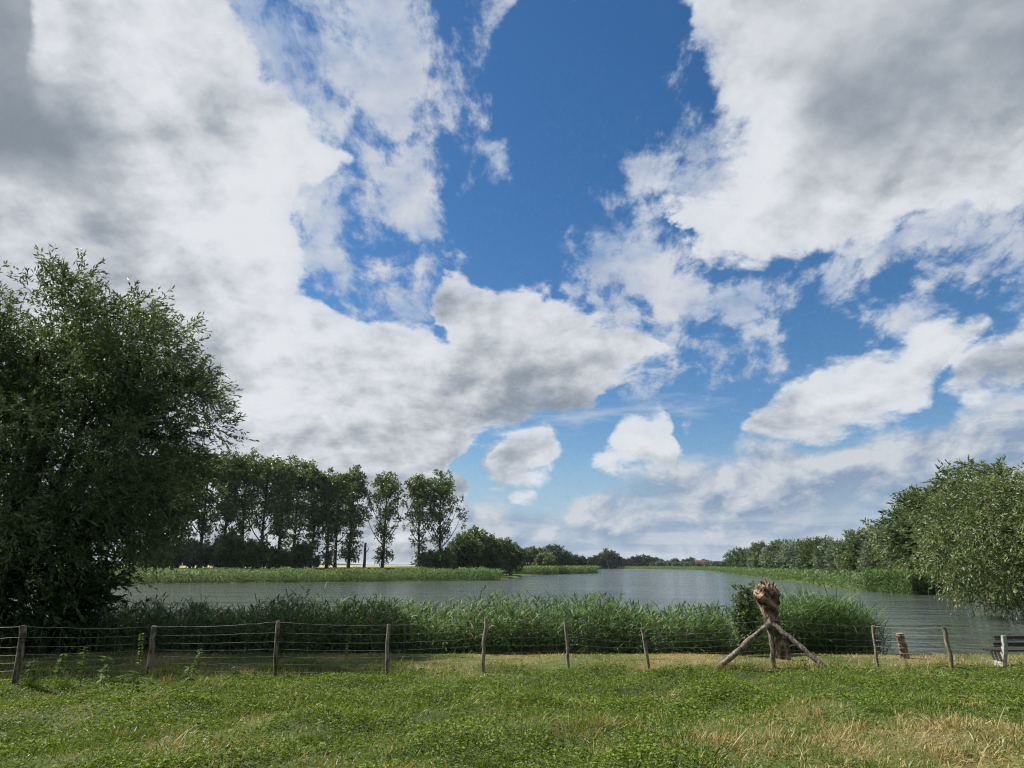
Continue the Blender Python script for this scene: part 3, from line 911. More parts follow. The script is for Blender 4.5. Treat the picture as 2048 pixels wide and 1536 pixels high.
# a bare snag in the row
g = Geo()
tube(g, [(0, 0, -0.3), (0.05, 0, 2), (0.0, 0.05, 4.0), (0.06, 0, 5.4)], [0.36, 0.30, 0.27, 0.24], 9, 0.5, True, 0.06, rng)
tube(g, [(0.1, 0, 3.2), (0.7, 0.1, 3.9), (0.9, 0.1, 4.6)], [0.12, 0.08, 0.03], 6, 0.5, True)
c = at(728, 1138, 158)
tag(obj('tree_snag', g.mesh('tree snag', True), M['bark']), 'bare broken trunk snag standing among the poplars', 'tree').location = (c.x, c.y, gz(c.x, c.y))

# undergrowth between the poplars
under = [clump_tree(rng, 6.0, 3.6, 3.0, 0.3, 60, 18, 6, 0.5, 0.30, 0.8, 0.12, droop=0.25, stems=6, clump_r=0.85, up=0.2, leaf=lf) for lf in ('willow_leaf', 'poplar_leaf', 'silver_leaf')]
for i, (px, Y, py, w, k) in enumerate(((436, 146, 1092, 1.0, 0), (462, 145, 1070, 0.8, 0), (486, 147, 1084, 1.1, 1), (512, 146, 1078, 0.8, 0), (540, 146, 1094, 1.1, 0), (572, 148, 1102, 1.1, 1), (600, 149, 1084, 0.8, 0), (450, 149, 1062, 0.6, 1),
                                      (386, 146, 1078, 0.8, 2), (330, 143, 1085, 1.0, 0), (290, 143, 1075, 1.1, 0), (632, 152, 1112, 0.6, 1), (853, 158, 1100, 0.75, 1), (888, 158, 1096, 0.8, 1))):
    c = at(px, 1138, Y); z = gz(c.x, c.y); s = (at(px, py, Y).z - z) / 6.2
    lab = ('dense dark bush filling the foot of the poplar row', 'green bush at the foot of the poplar row', 'pale grey green bush at the foot of the poplars')[k]
    if py < 1075: lab = 'taller ' + lab
    if px > 840: lab = 'green bush between the last two poplars' if px < 880 else 'green bush at the foot of the last spreading poplar'
    if px == 747: lab = 'green bush beside the bare trunk snag'
    if px < 340: lab = 'dark bush on the far bank seen through the huge willow'
    plant_tree('bush', under[k], (c.x, c.y, z), i * 1.3, lab, 'bush', lab.replace('bush', 'bushes', 1), (s * w * 1.1, s * w * 1.1, s), ('stems', 'leaves'))

# rounded trees past the end of the poplar row
mids = [clump_tree(rng, 10.0, 4.3, 4.0, 0.4, 90, 18, 6, 0.6, 0.30, 1.0, 0.3, droop=0.2, stems=6, clump_r=1.1, up=0.3, leaf=lf, wind=(0.2, 0, 0)) for lf in ('willow_leaf', 'poplar_leaf', 'dark_leaf', 'olive_leaf')]
MID = [(925, 176, 1066, 1.0, 0), (950, 184, 1056, 1.0, 1), (978, 188, 1068, 0.9, 0), (1004, 192, 1074, 0.9, 0), (1022, 196, 1082, 0.8, 1), (905, 172, 1090, 0.8, 2),
       (1046, 262, 1096, 1.0, 0), (1064, 268, 1092, 1.0, 0), (1082, 280, 1094, 1.0, 0), (1037, 226, 1119, 1.0, 3), (1092, 240, 1103, 1.25, 3),
       (1098, 345, 1090, 1.1, 2), (1118, 350, 1090, 1.1, 2), (1135, 350, 1106, 1.1, 0), (1152, 355, 1109, 1.0, 2), (1163, 360, 1111, 0.8, 2)]
for i, (px, Y, py, w, k) in enumerate(MID):
    c = at(px, 1138, Y); z = gz(c.x, c.y); s = (at(px, py, Y).z - z) / 10.2
    lab = ('rounded green willow past the end of the poplar row', 'bright rounded tree past the end of the poplar row', 'dark tree far along the left shore', 'low pale willow bush behind the reed spit')[k]
    if px == 1037: lab = 'tiny yellow green willow bush behind the reed spit'
    plant_tree('round_tree', mids[k], (c.x, c.y, z), i * 1.3, lab, 'tree', 'trees along the left shore', (s * w, s * w, s))


# ------------------------------------------------------------------ reeds
def strip(g, P, D, N, L, W, bend, segs, tint, down=None, mat=0):
    """arching blades: base P, direction D, sideways N, length L, width W, fall 'bend'"""
    n = len(P); D = unit(D); N = unit(N)
    t = np.linspace(0, 1, segs + 1)
    wprof = np.interp(t, [0, 0.25, 0.7, 1.0], [0.55, 1.0, 0.75, 0.0])
    V = []
    for k, tt in enumerate(t):
        c = P + D * (L * tt)[:, None]
        c[:, 2] -= bend * L * tt * tt
        if down is not None: c = c + down * (L * tt * tt)[:, None]
        if k < segs:
            V += [c - N * (W * wprof[k] * 0.5)[:, None], c + N * (W * wprof[k] * 0.5)[:, None]]
        else: V.append(c)
    m_ = len(V)
    A = np.stack(V, 1).reshape(-1, 3)
    base = np.arange(n)[:, None] * m_
    for k in range(segs - 1):
        g.add(A, base + np.array([[2 * k, 2 * k + 1, 2 * k + 3, 2 * k + 2]]), np.repeat(tint, m_), mat) if k == 0 else g.F.append(base + np.array([[2 * k, 2 * k + 1, 2 * k + 3, 2 * k + 2]]) + g.n - len(A)) or g.M.append(np.full(n, mat, np.int32))
    if segs == 1:
        g.add(A, base + np.array([[0, 1, 2]]), np.repeat(tint, m_), mat)
    else:
        g.F.append(base + np.array([[2 * segs - 2, 2 * segs - 1, 2 * segs]]) + g.n - len(A)); g.M.append(np.full(n, mat, np.int32))


def reed_bed(name, label, X, Y, H, nleaf, L, W, segs, rng, lean=(0.08, 0), wind=0.35, stemw=0.008, plume=0.0, zb=-0.15, tint0=0.5, dry=0.04):
    n = len(X); g = Geo()
    B = np.stack([X, Y, np.full(n, zb)], 1)
    dirs = np.stack([rng.normal(lean[0], 0.10, n), rng.normal(lean[1], 0.10, n), np.ones(n)], 1); dirs = unit(dirs)
    tint = np.clip(rng.normal(tint0, 0.13, n), 0, 0.88); tint = np.where(rng.uniform(size=n) < dry, 1.0, tint)
    sd = unit(np.cross(dirs, rng.normal(size=(n, 3))))
    strip(g, B, dirs, sd, H - zb, np.full(n, stemw * 2), np.zeros(n), max(1, segs - 1), tint * 0.8)
    m_ = n * nleaf
    u = rng.uniform(0.05, 1.0, (n, nleaf)); u[:, 0] = 0.97
    P = B[:, None] + dirs[:, None] * ((H - zb)[:, None] * u)[..., None]
    a = rng.uniform(0, 2 * np.pi, (n, nleaf))
    ld = np.stack([np.cos(a) + wind, np.sin(a) * 0.9, rng.uniform(0.25, 1.3, (n, nleaf)) + 0.5 * (u > 0.9)], -1)
    ld = unit(ld.reshape(-1, 3))
    nn = unit(np.cross(ld, np.tile([0, 0, 1.0], (m_, 1)) + rng.normal(size=(m_, 3)) * 0.35))
    ll = L * rng.uniform(0.6, 1.2, m_)
    tl = np.clip(np.repeat(tint, nleaf) + rng.uniform(-.15, .15, m_), 0, 1)
    strip(g, P.reshape(-1, 3), ld, nn, ll, np.full(m_, W) * rng.uniform(.7, 1.2, m_), rng.uniform(0.15, 0.75, m_), segs, tl)
    if plume:
        s_ = rng.uniform(size=n) < plume
        k = s_.sum()
        if k:
            T = B[s_] + dirs[s_] * (H[s_] - zb)[:, None]
            for _ in range(3):
                dd = dirs[s_] + rng.normal(size=(k, 3)) * 0.12 + np.array([0.15, 0, 0])
                strip(g, T, dd, unit(np.cross(dd, rng.normal(size=(k, 3)))), np.full(k, 0.22), np.full(k, 0.035), np.full(k, 0.2), 2, np.full(k, 0.05))
    o = obj(name, g.mesh(name), M['reed_leaf'])
    return tag(o, label, 'reeds', None, 'stuff')


rng = np.random.default_rng(23)
# near bed, from the willow to the pollard
n = 4900
X = rng.uniform(-19.5, 7.6, n); Y = 23.3 + rng.beta(1.0, 1.3, n) * 3.9 + 0.15 * np.sin(X)
HX = np.interp(X, [-19, -14, -12.5, -10.5, -9, -7.8, -6, -4, -2, -0.8, 1, 2.6, 4, 5.5, 7.6], [0.9, 1.35, 1.45, 1.2, 1.35, 1.55, 1.45, 1.5, 1.3, 1.65, 1.5, 1.62, 1.4, 1.35, 1.2])
H = HX * rng.uniform(0.62, 1.10, n) * (1 + 0.13 * vnoise(X, Y, 2.2, 21)) * np.interp(Y, [23.3, 24.8, 27.5], [0.78, 1.0, 0.98]) + (rng.uniform(size=n) < 0.06) * 0.28
reed_bed('reed_bed', 'dense leafy green reeds along the near shore behind the wire fence', X, Y, H * 1.02, 12, 0.50, 0.036, 3, rng, (0.06, 0), 0.35, 0.006, 0.10, tint0=0.45, dry=0.06)
# straight bladed clump beyond the pollard
n = 1500
X = 7.8 + rng.beta(1.4, 1.4, n) * 4.1; Y = 23.3 + rng.uniform(0, 2.8, n)
H = np.interp(X, [8, 9.5, 10.6, 11.4, 11.9], [1.4, 1.6, 1.55, 1.25, 0.75]) * rng.uniform(0.7, 1.12, n)
reed_bed('bulrush_clump', 'tall straight bladed bulrush clump right of the propped pollard stump', X, Y, H, 7, 0.85, 0.022, 3, rng, (0.10, -0.02), 0.35, 0.008, 0.02, tint0=0.42)


def along(pts, n, rng, depth):
    pts = np.array(pts, float); e = np.diff(pts, axis=0); ln = np.hypot(*e.T); cum = np.r_[0, np.cumsum(ln)]
    s = rng.uniform(0, cum[-1], n); i = np.clip(np.searchsorted(cum, s) - 1, 0, len(e) - 1)
    p = pts[i] + e[i] * ((s - cum[i]) / ln[i])[:, None]
    nrm = np.stack([-e[i][:, 1], e[i][:, 0]], 1) / ln[i][:, None]
    q = p + nrm * (rng.uniform(0, 1, n) * depth + 0.5 * np.sin(s * 0.5) + 0.6 * np.sin(s * 0.17) + rng.normal(0, .2, n))[:, None]
    return q[:, 0], q[:, 1]


# far bank below the poplars (the path runs so that 'left' of it is inland)
X, Y = along([(-1.5, 141.5), (-14, 134.5), (-37, 124.5), (-63, 111.5), (-95, 103), (-130, 96.5)][::-1], 12000, rng, 7.0)
H = rng.uniform(1.5, 2.2, len(X)) + 0.15 * np.sin(X * 0.6) + 0.1 * np.sin(X * 1.7)
reed_bed('reed_bed', 'bright reed belt along the far bank below the poplars', X, Y, H, 4, 0.8, 0.11, 2, rng, (0.08, 0), 0.4, 0.03, zb=-0.3, tint0=0.60, dry=0.0)
X, Y = along([(-16, 208), (-4, 213), (12, 225), (33.5, 268)], 4600, rng, 7.0)
reed_bed('reed_bed', 'bright reed spit jutting into the lake past the poplar bank', X, Y, rng.uniform(1.8, 2.4, len(X)), 3, 1.0, 0.2, 2, rng, (0.08, 0), 0.4, 0.05, zb=-0.3, tint0=0.62, dry=0.02)
X, Y = along([(14, 420), (24, 560), (40, 618), (85, 608)][0:], 1500, rng, -8.0)
X2, Y2 = along([(44.0, 68.5), (40.5, 73), (39, 86), (48, 120), (60, 180), (95, 340), (112, 430), (100, 560), (85, 608)][::-1], 10500, rng, 6.0)
reed_bed('reed_bed', 'reed fringe running the length of the right shore below the willows', X2, Y2, rng.uniform(1.2, 2.0, len(X2)), 4, 0.9, 0.14, 2, rng, (0.08, 0), 0.4, 0.04, zb=-0.3, tint0=0.52, dry=0.06)
reed_bed('reed_bed', 'thin reed edge at the far end of the lake', X, Y, rng.uniform(1.6, 2.2, len(X)), 3, 1.2, 0.3, 2, rng, (0.08, 0), 0.4, 0.08, zb=-0.3, tint0=0.45)
n = 2600
X = 39.6 + rng.uniform(0, 1, n) ** 1.3 * 5; Y = 72.5 + rng.uniform(0, 10, n)
reed_bed('reed_bed', 'dark square-ended reed point in front of the willow row', X, Y, rng.uniform(1.6, 2.2, n), 5, 0.8, 0.08, 2, rng, (0.05, 0), 0.3, 0.025, zb=-0.3, tint0=0.40, dry=0.1)


# ------------------------------------------------------------------ meadow
rng = np.random.default_rng(77)


def scatter(n, y0, y1, power=1.0):
    y = y0 + (y1 - y0) * rng.uniform(0, 1, n) ** power
    x = rng.uniform(-1, 1, n) * (0.80 * y + 1.5)
    return x, y


g = Geo()
x, y = np.concatenate([np.stack(scatter(90000, 6.5, 13.0), 1), np.stack(scatter(68000, 12.0, 19.0), 1), np.stack(scatter(52000, 18.0, 24.6), 1)]).T
dr = dryness(x, y); z = ground_z(x, y)
keep = z > 0.02
x, y, z, dr = x[keep], y[keep], z[keep], dr[keep]; n = len(x)
isdry = rng.uniform(size=n) < dr
mown = sstep(18.0, 19.0, y)
clump = 0.85 + 0.35 * np.clip(vnoise(x, y, 3.0, 8), -1, 1)
L = np.where(isdry, rng.uniform(0.05, 0.20, n), rng.uniform(0.05, 0.15, n)) * (1 - 0.35 * mown) * clump * np.where(rng.uniform(size=n) < 0.015 + 0.05 * (dr > 0.55) * (y < 14), 2.6, 1.0)
D = np.stack([rng.normal(0.15, 0.45, n), rng.normal(0, 0.45, n), np.ones(n) * 0.9], 1)
tint = np.where(isdry, rng.uniform(0.74, 1.0, n), np.clip(rng.normal(0.32, 0.15, n) + 0.25 * dr, 0, 0.70))
sd = unit(np.cross(D, rng.normal(size=(n, 3))))
strip(g, np.stack([x, y, z - 0.01], 1), D, sd, L, np.interp(y, [8, 14, 18, 23], [0.0105, 0.012, 0.014, 0.017]) * rng.uniform(.7, 1.4, n), rng.uniform(0.1, 0.7, n), 2, tint)
# taller tussocks
tx, ty = scatter(330, 7.0, 17.5)
k_ = rng.integers(30, 90, 330); rr_ = rng.uniform(0.05, 0.20, 330)
x2 = np.repeat(tx, k_) + rng.normal(0, 1, k_.sum()) * np.repeat(rr_, k_); y2 = np.repeat(ty, k_) + rng.normal(0, 1, k_.sum()) * np.repeat(rr_, k_)
n = len(x2); D = np.stack([(x2 - np.repeat(tx, k_)) * 3 + rng.normal(0.1, 0.25, n), (y2 - np.repeat(ty, k_)) * 3 + rng.normal(0, 0.25, n), np.ones(n)], 1)
tt_ = np.repeat(np.where(rng.uniform(size=330) < 0.12 + 0.8 * dryness(tx, ty), rng.uniform(0.76, 0.95, 330), rng.uniform(0.05, 0.55, 330)), k_)
strip(g, np.stack([x2, y2, ground_z(x2, y2) - 0.01], 1), D, unit(np.cross(D, rng.normal(size=(n, 3)))), np.repeat(rng.uniform(0.12, 0.34, 330), k_) * rng.uniform(.6, 1.15, n), np.full(n, 0.010), rng.uniform(0.1, 0.6, n), 2, np.clip(tt_ + rng.uniform(-.08, .08, n), 0, 1))
# dead stalks left standing along the foot of the fence
n = 2600
fx = rng.uniform(-13, 13, n); fy = np.interp(fx, [-13, -6, 0, 6, 13], [15.9, 16.9, 17.8, 18.2, 18.5]) + rng.normal(0, 0.22, n)
D = np.stack([rng.normal(0.05, 0.35, n), rng.normal(0, 0.3, n), np.ones(n)], 1)
strip(g, np.stack([fx, fy, ground_z(fx, fy) - 0.01], 1), D, unit(np.cross(D, rng.normal(size=(n, 3)))), rng.uniform(0.1, 0.38, n), np.full(n, 0.010), rng.uniform(0, 0.3, n), 2, rng.uniform(0.72, 0.9, n))
M['grass'] = leaf_mat('grass blades', [(0.0, (0.040, 0.068, 0.012)), (0.35, (0.100, 0.150, 0.024)), (0.68, (0.175, 0.200, 0.044)), (0.75, (0.19, 0.165, 0.060)), (1.0, (0.37, 0.30, 0.13))], 0.30, 0.5, 0.3)
tag(obj('meadow_grass', g.mesh('meadow grass'), M['grass']), 'short patchy grass, part green and part straw coloured, before the fence', 'grass', None, 'stuff')

# low broad-leaved herbs in the green patches
g = Geo()
x, y = np.concatenate([np.stack(scatter(125000, 6.5, 13.0), 1), np.stack(scatter(140000, 12.0, 18.3), 1)]).T
dr = dryness(x, y); cl = vnoise(x, y, 2.2, 12) * 0.5 + vnoise(x, y, 6.0, 13) * 0.45
keep = (rng.uniform(size=len(x)) > dr * 1.7) & (cl + 0.35 - dr + 0.75 * np.exp(-((y - 14.8) / 2.8) ** 2) + rng.normal(0, .25, len(x)) > 0.25)
x, y = x[keep], y[keep]; n = len(x); cl = cl[keep]
hgt = np.clip(0.05 + 0.11 * cl, 0.012, 0.22) * rng.uniform(0.25, 1.3, n)
P = np.stack([x, y, ground_z(x, y) + hgt], 1)
a = rng.uniform(0, 6.28, n)
leaves(g, rng, P, np.stack([np.cos(a), np.sin(a), rng.uniform(-0.35, 0.45, n)], 1), rng.uniform(0.02, 0.075, n) ** 1.0, rng.uniform(0.012, 0.032, n), 0.3, np.clip(rng.normal(0.45, 0.17, n), 0, 1), 0.12)
M['herb'] = leaf_mat('herb leaves', [(0.0, (0.036, 0.068, 0.012)), (0.5, (0.112, 0.170, 0.026)), (1.0, (0.195, 0.245, 0.052))], 0.28, 0.6, 0.12)
tag(obj('ground_herbs', g.mesh('ground herbs'), M['herb']), 'low leafy weeds carpeting the meadow before the fence', 'weeds', None, 'stuff')


# ------------------------------------------------------------------ wire fence
rng = np.random.default_rng(41)
m, nt = new_mat('galvanised wire')
pp = principled(nt, ramp(nt, noise(nt, position(nt), 3.0, 3.0), [(0.3, (0.09, 0.085, 0.08)), (0.7, (0.22, 0.21, 0.20))]), 0.5, 0.5)
pp.inputs['Metallic'].default_value = 0.35
finish(nt, pp.outputs[0]); M['wire'] = m
POSTS = [  # foot x, foot y, top x, top y in the survey frame, radius
    (30, 1370, 48, 1251, 0.062), (296, 1358, 308, 1252, 0.055), (549, 1355, 557, 1242, 0.05), (774, 1353, 777, 1248, 0.042), (965, 1345, 972, 1236, 0.046),
    (1138, 1338, 1131, 1238, 0.042), (1297, 1338, 1285, 1256, 0.046), (1755, 1334, 1746, 1251, 0.046), (1905, 1339, 1888, 1254, 0.05)]


def foot(px, py):
    z = 0.42
    for _ in range(8):
        p_ = on(px, py, z); z = gz(p_.x, p_.y)
    return Vector((p_.x, p_.y, z))


feet = []
fence = empty('wire_fence', (0, 0, 0))
fpos = foot(965, 1345)
fence.location = fpos
tag(fence, 'wooden post and wire mesh fence running along the lake bank', 'fence')
rows = []
for px, py, tx, ty, r in POSTS:
    f_ = foot(px, py); t_ = at(tx, ty, f_.y + rng.uniform(-.05, .05))
    rows.append((f_, t_, r))
# one more at either side of the view
dl = rows[0][0] - rows[1][0]; dr_ = (rows[-1][0] - rows[-2][0]) * 1.9
for src, dlt, ins in ((rows[0], dl, 0), (rows[-1], dr_, len(rows))):
    q = Vector((src[0].x + dlt.x, src[0].y + dlt.y * 0.3, 0)); q.z = gz(q.x, q.y)
    rows.insert(ins + (1 if ins else 0), (q, Vector((q.x + (src[1].x - src[0].x), q.y, q.z + src[1].z - src[0].z)), src[2]))
for f_, t_, r in rows:
    g = Geo()
    a = np.array(f_) - np.array(fpos); b = np.array(t_) - np.array(fpos)
    k = np.linspace(-0.22, 1, 9)[:, None]
    pts = a + (b - a) * k + np.concatenate([rng.normal(0, 0.008, (9, 2)), np.zeros((9, 1))], 1)
    tube(g, pts, r * rng.uniform(0.93, 1.05, 9) * np.r_[1.06, np.ones(7), 0.96], 10, rng.uniform(0.3, 0.75), True, 0.06, rng)
    obj('post', g.mesh('post', True), M['post_wood'], fence)
# strainer post with two diagonal braces
sp, stp = foot(1547, 1341), at(1541, 1238, foot(1547, 1341).y)
lf, rf = foot(1440, 1336), foot(1658, 1340)
top = np.array(stp) - np.array(fpos)
for nm, a, b, r in (('strainer_post', sp, stp, 0.062), ('brace', lf, stp, 0.068), ('brace', rf, stp, 0.062)):
    g = Geo(); a = np.array(a) - np.array(fpos); b = np.array(b) - np.array(fpos)
    if nm == 'brace':
        b = b + unit(a - b) * 0.07 + np.array([0, 0.0, -0.06])
        a = a + np.array([0, 0.05, 0])
    k = np.linspace(-0.05 if nm == 'brace' else -0.2, 1, 12)[:, None]
    pts = a + (b - a) * k + rng.normal(0, 0.010, (12, 3))
    rad = r * rng.uniform(0.92, 1.06, 12)
    if nm == 'brace' and a[0] < b[0]: rad[6] *= 1.28; rad[7] *= 1.15           # knot
    tube(g, pts, rad, 12, 0.55 if a[0] < b[0] else 0.4, True, 0.07, rng)
    o = obj(nm, g.mesh(nm, True), M['post_wood'], fence)
# wires: strung post to post
line = sorted([(r_[0], r_[1]) for r_ in rows] + [(sp, stp)], key=lambda q_: q_[0].x)
heights = [0.10, 0.24, 0.37, 0.50, 0.64, 0.80, 0.985]
g_st = Geo()
for hi, hh in enumerate(heights):
    pts = []
    for (f0, t0), (f1, t1) in zip(line[:-1], line[1:]):
        a = np.array(f0) + (np.array(t0) - np.array(f0)) * hh; b = np.array(f1) + (np.array(t1) - np.array(f1)) * hh
        kk = np.linspace(0, 1, 12, endpoint=False)[:, None]
        seg = a + (b - a) * kk
        seg[:, 2] -= (0.035 if hi == 6 else 0.02) * np.sin(np.pi * kk[:, 0])
        seg[1:] += rng.normal(0, 0.005, (11, 3))
        seg[:, 1] -= 0.05
        pts.append(seg)
    pts = np.concatenate(pts) - np.array(fpos)
    g = Geo(); tube(g, pts, 0.0036 if hi == 6 else 0.0026, 4, 0.5, False)
    obj('wire', g.mesh('wire'), M['wire'], fence)
for (f0, t0), (f1, t1) in zip(line[:-1], line[1:]):
    k = max(3, int((f1 - f0).length / 0.32))
    for q in np.linspace(0, 1, k, endpoint=False)[1:]:
        b0 = np.array(f0) + (np.array(f1) - np.array(f0)) * q; b1 = np.array(t0) + (np.array(t1) - np.array(t0)) * q
        lo, hi_ = b0 + (b1 - b0) * 0.10, b0 + (b1 - b0) * 0.96
        w_ = np.array([lo, (lo + hi_) / 2 + rng.normal(0, .008, 3), hi_]) - np.array(fpos); w_[:, 1] -= 0.05
        tube(g_st, w_, 0.0013, 3, 0.5, False)
tag(obj('stay_wires', g_st.mesh('stay wires'), M['wire'], fence), kind='stuff')

# ------------------------------------------------------------------ the pollard stump behind the strainer post
pb = foot(1566, 1320)
hd = at(1528, 1203, pb.y - 0.2)
pol = empty('pollard_willow', pb)
tag(pol, 'brown pollarded willow trunk with a swollen, torn, knobbly head', 'tree stump')
loc = lambda v: np.array(v) - np.array(pb)
neck = loc(at(1543, 1236, pb.y - 0.12))
g = Geo()
ax = bez((0, 0, -0.2), (neck[0] * 0.35, neck[1] * 0.4, neck[2] * 0.45), neck, 10)
tube(g, ax, np.linspace(0.25, 0.185, 10), 14, 0.35, False, 0.09, rng)
obj('trunk', g.mesh('trunk', True), M['raw_wood'], pol)
# head: flaring from the neck, lumpy and torn
hc = loc(hd)
tz = np.linspace(0, 1, 26); rz_ = np.interp(tz, [0, 0.12, 0.3, 0.5, 0.68, 0.85, 0.95, 1.0], [0.185, 0.19, 0.23, 0.285, 0.31, 0.27, 0.18, 0.03])
topc = loc(at(1527, 1167, pb.y - 0.2))
cen = bez(neck - np.array([0, 0, 0.08]), neck * 0.5 + topc * 0.5 + np.array([0.03, 0, 0]), topc, 26)
na_ = 40; aa = np.linspace(0, 2 * np.pi, na_, endpoint=False)
lob = [(rng.uniform(0, 6.28), rng.uniform(0.2, 1), rng.uniform(-0.16, 0.26), rng.uniform(0.2, 0.5), rng.uniform(0.05, 0.12)) for _ in range(40)]
V = []
for i, t_ in enumerate(tz):
    r_ = np.ones(na_)
    for a0, t0, am, wa, wt in lob:
        r_ += am * np.exp(-(((aa - a0 + np.pi) % (2 * np.pi) - np.pi) / wa) ** 2 - ((t_ - t0) / wt) ** 2) * sstep(0.1, 0.4, t_)
    r_ += 0.05 * np.sin(aa * 9 + t_ * 21) * sstep(0.15, 0.5, t_) + rng.normal(0, 0.02, na_)
    V.append(cen[i] + np.stack([np.cos(aa) * rz_[i] * r_, np.sin(aa) * rz_[i] * r_, 0.03 * np.sin(aa * 3 + t_ * 9)], 1))
V = np.concatenate(V)
i_ = np.arange(25)[:, None] * na_; j_ = np.arange(na_)[None]
F = np.stack([i_ + j_, i_ + (j_ + 1) % na_, i_ + na_ + (j_ + 1) % na_, i_ + na_ + j_], -1).reshape(-1, 4)
g = Geo(); g.add(V, F, 0.5 + 0.4 * np.sin(V[:, 2] * 17 + V[:, 0] * 13))
hc = cen[17]
head = obj('head', g.mesh('head', False), M['raw_wood'], pol)
for k in range(34):                                          # split plates and stubs of torn wood
    d_ = sphere_pts(rng, 1)[0]; d_[2] = abs(d_[2]) * 0.8 - 0.25; d_ = unit(d_)
    p_ = hc + d_ * np.array([0.28, 0.28, 0.33])
    gg = Geo(); ln = rng.uniform(0.06, 0.16)
    dirn = unit(d_ * 0.7 + np.array([0, 0, 0.9]) + rng.normal(size=3) * 0.3)
    tube(gg, [p_ - dirn * 0.05, p_ + dirn * ln * 0.5, p_ + dirn * ln], [rng.uniform(.03, .055), rng.uniform(.022, .04), 0.008], 6, rng.uniform(0.2, 0.9), True, 0.25, rng)
    obj('wood_splinter', gg.mesh('splinter'), M['raw_wood'], head)
for (dx_, dz_, r_) in ((-0.10, -0.05, 0.085), (0.15, -0.02, 0.06), (-0.02, 0.16, 0.05)):   # old branch rings
    gg = Geo(); c_ = hc + np.array([dx_, -0.29, dz_])
    tube(gg, [c_ + np.array([0, 0.06, 0]), c_ - np.array([0, 0.015, 0]), c_ - np.array([0, 0.005, 0])], [r_ * 1.1, r_, r_ * 0.55], 12, 0.8, True, 0.1, rng)
    obj('branch_scar', gg.mesh('scar', True), M['raw_wood'], head)

# leafy sapling against the pollard
sap = empty('sapling', foot(1508, 1318) + Vector((0, 1.2, 0)))
sap.location.z = 0.0
g, gs = Geo(), Geo(); B, D, ln = [], [], []
s0 = np.array(sap.location)
for px, py in ((1476, 1180), (1488, 1176), (1500, 1190), (1512, 1172), (1520, 1185), (1494, 1215), (1480, 1205), (1508, 1212), (1526, 1215), (1500, 1240), (1516, 1240), (1486, 1240)):
    e = np.array(at(px, py, s0[1] + rng.uniform(-.3, .3))) - s0
    pth = bez((rng.uniform(-.15, .15), 0, -0.1), (e[0] * 0.4, e[1] * .5, e[2] * 0.6), e, 8)
    tube(gs, pth, np.linspace(0.014, 0.004, 8), 5, 0.4, False)
    for q in pth[3:]:
        for _ in range(9):
            B.append(q + rng.normal(size=3) * 0.07); D.append(rng.normal(size=3) * np.array([1, 1, .5]) + np.array([0, 0, .5])); ln.append(rng.uniform(.1, .24))
twigs(g, rng, np.array(B), np.array(D), np.array(ln), 6, 0.11, 0.05, 0.1, 0.9)
obj('stems', gs.mesh('stems'), M['bark'], sap); obj('leaves', g.mesh('leaves'), M['willow_leaf'], sap)
tag(sap, 'slender leafy sapling growing left of the pollard head', 'shrub')

# ------------------------------------------------------------------ cut stump at the water's edge, with bracket fungi
sb = foot(1808, 1317)
stump = empty('tree_stump', sb)
tag(stump, 'short brown cut trunk standing at the water between two fence posts', 'tree stump')
g = Geo()
k = np.array([[0.02, 0, -0.15], [0.02, 0, 0.05], [0.012, 0, 0.2], [0.01, 0, 0.33], [-0.008, 0, 0.45], [-0.02, 0, 0.58], [-0.03, 0, 0.66]])
tube(g, k, [0.14, 0.125, 0.112, 0.124, 0.10, 0.098, 0.108], 14, 0.65, True, 0.07, rng)
obj('trunk', g.mesh('trunk', True), M['raw_wood'], stump)
m, nt = new_mat('bracket fungus')
finish(nt, principled(nt, ramp(nt, noise(nt, position(nt), 30.0, 3.0), [(0.3, (0.03, 0.022, 0.016)), (0.7, (0.12, 0.09, 0.06))]), 0.8, 0.2).outputs[0])
for z_, xo in ((0.58, -0.19), (0.44, -0.17), (0.33, -0.15), (0.25, -0.14), (0.12, -0.13), (0.5, -0.16)):
    gg = Geo(); r_ = rng.uniform(.03, .05)
    tube(gg, [(xo + 0.05, -0.05, z_ - 0.012), (xo + 0.045, -0.05, z_), (xo + 0.05, -0.05, z_ + 0.014)], [r_ * .6, r_ * 1.1, r_ * .7], 9, 0.5, True, 0.15, rng)
    obj('bracket_fungus', gg.mesh('fungus', True), m, stump)

# ------------------------------------------------------------------ bench facing the lake
bf = foot(2013, 1336)
bench = empty('park_bench', bf, R(1.5)); bench.scale = (0.9, 0.9, 0.9)
tag(bench, 'bench with white concrete supports and dark wooden planks facing the lake', 'bench')
m, nt = new_mat('white concrete')
nn = noise(nt, objcoord(nt), 9.0, 6.0, 0.7)
finish(nt, principled(nt, ramp(nt, nn, [(0.3, (0.15, 0.14, 0.12)), (0.5, (0.28, 0.27, 0.25)), (0.75, (0.40, 0.39, 0.37))]), 0.85, 0.2, nn, 0.3, 0.01).outputs[0])
M['concrete'] = m
m, nt = new_mat('dark bench planks')
nn = noise(nt, vmath(nt, 'MULTIPLY', objcoord(nt), (0.1, 1, 1)), 30.0, 5.0, 0.6)
finish(nt, principled(nt, ramp(nt, nn, [(0.3, (0.016, 0.012, 0.010)), (0.7, (0.045, 0.034, 0.028))]), 0.55, 0.3, nn, 0.4, 0.01).outputs[0])
M['plank'] = m
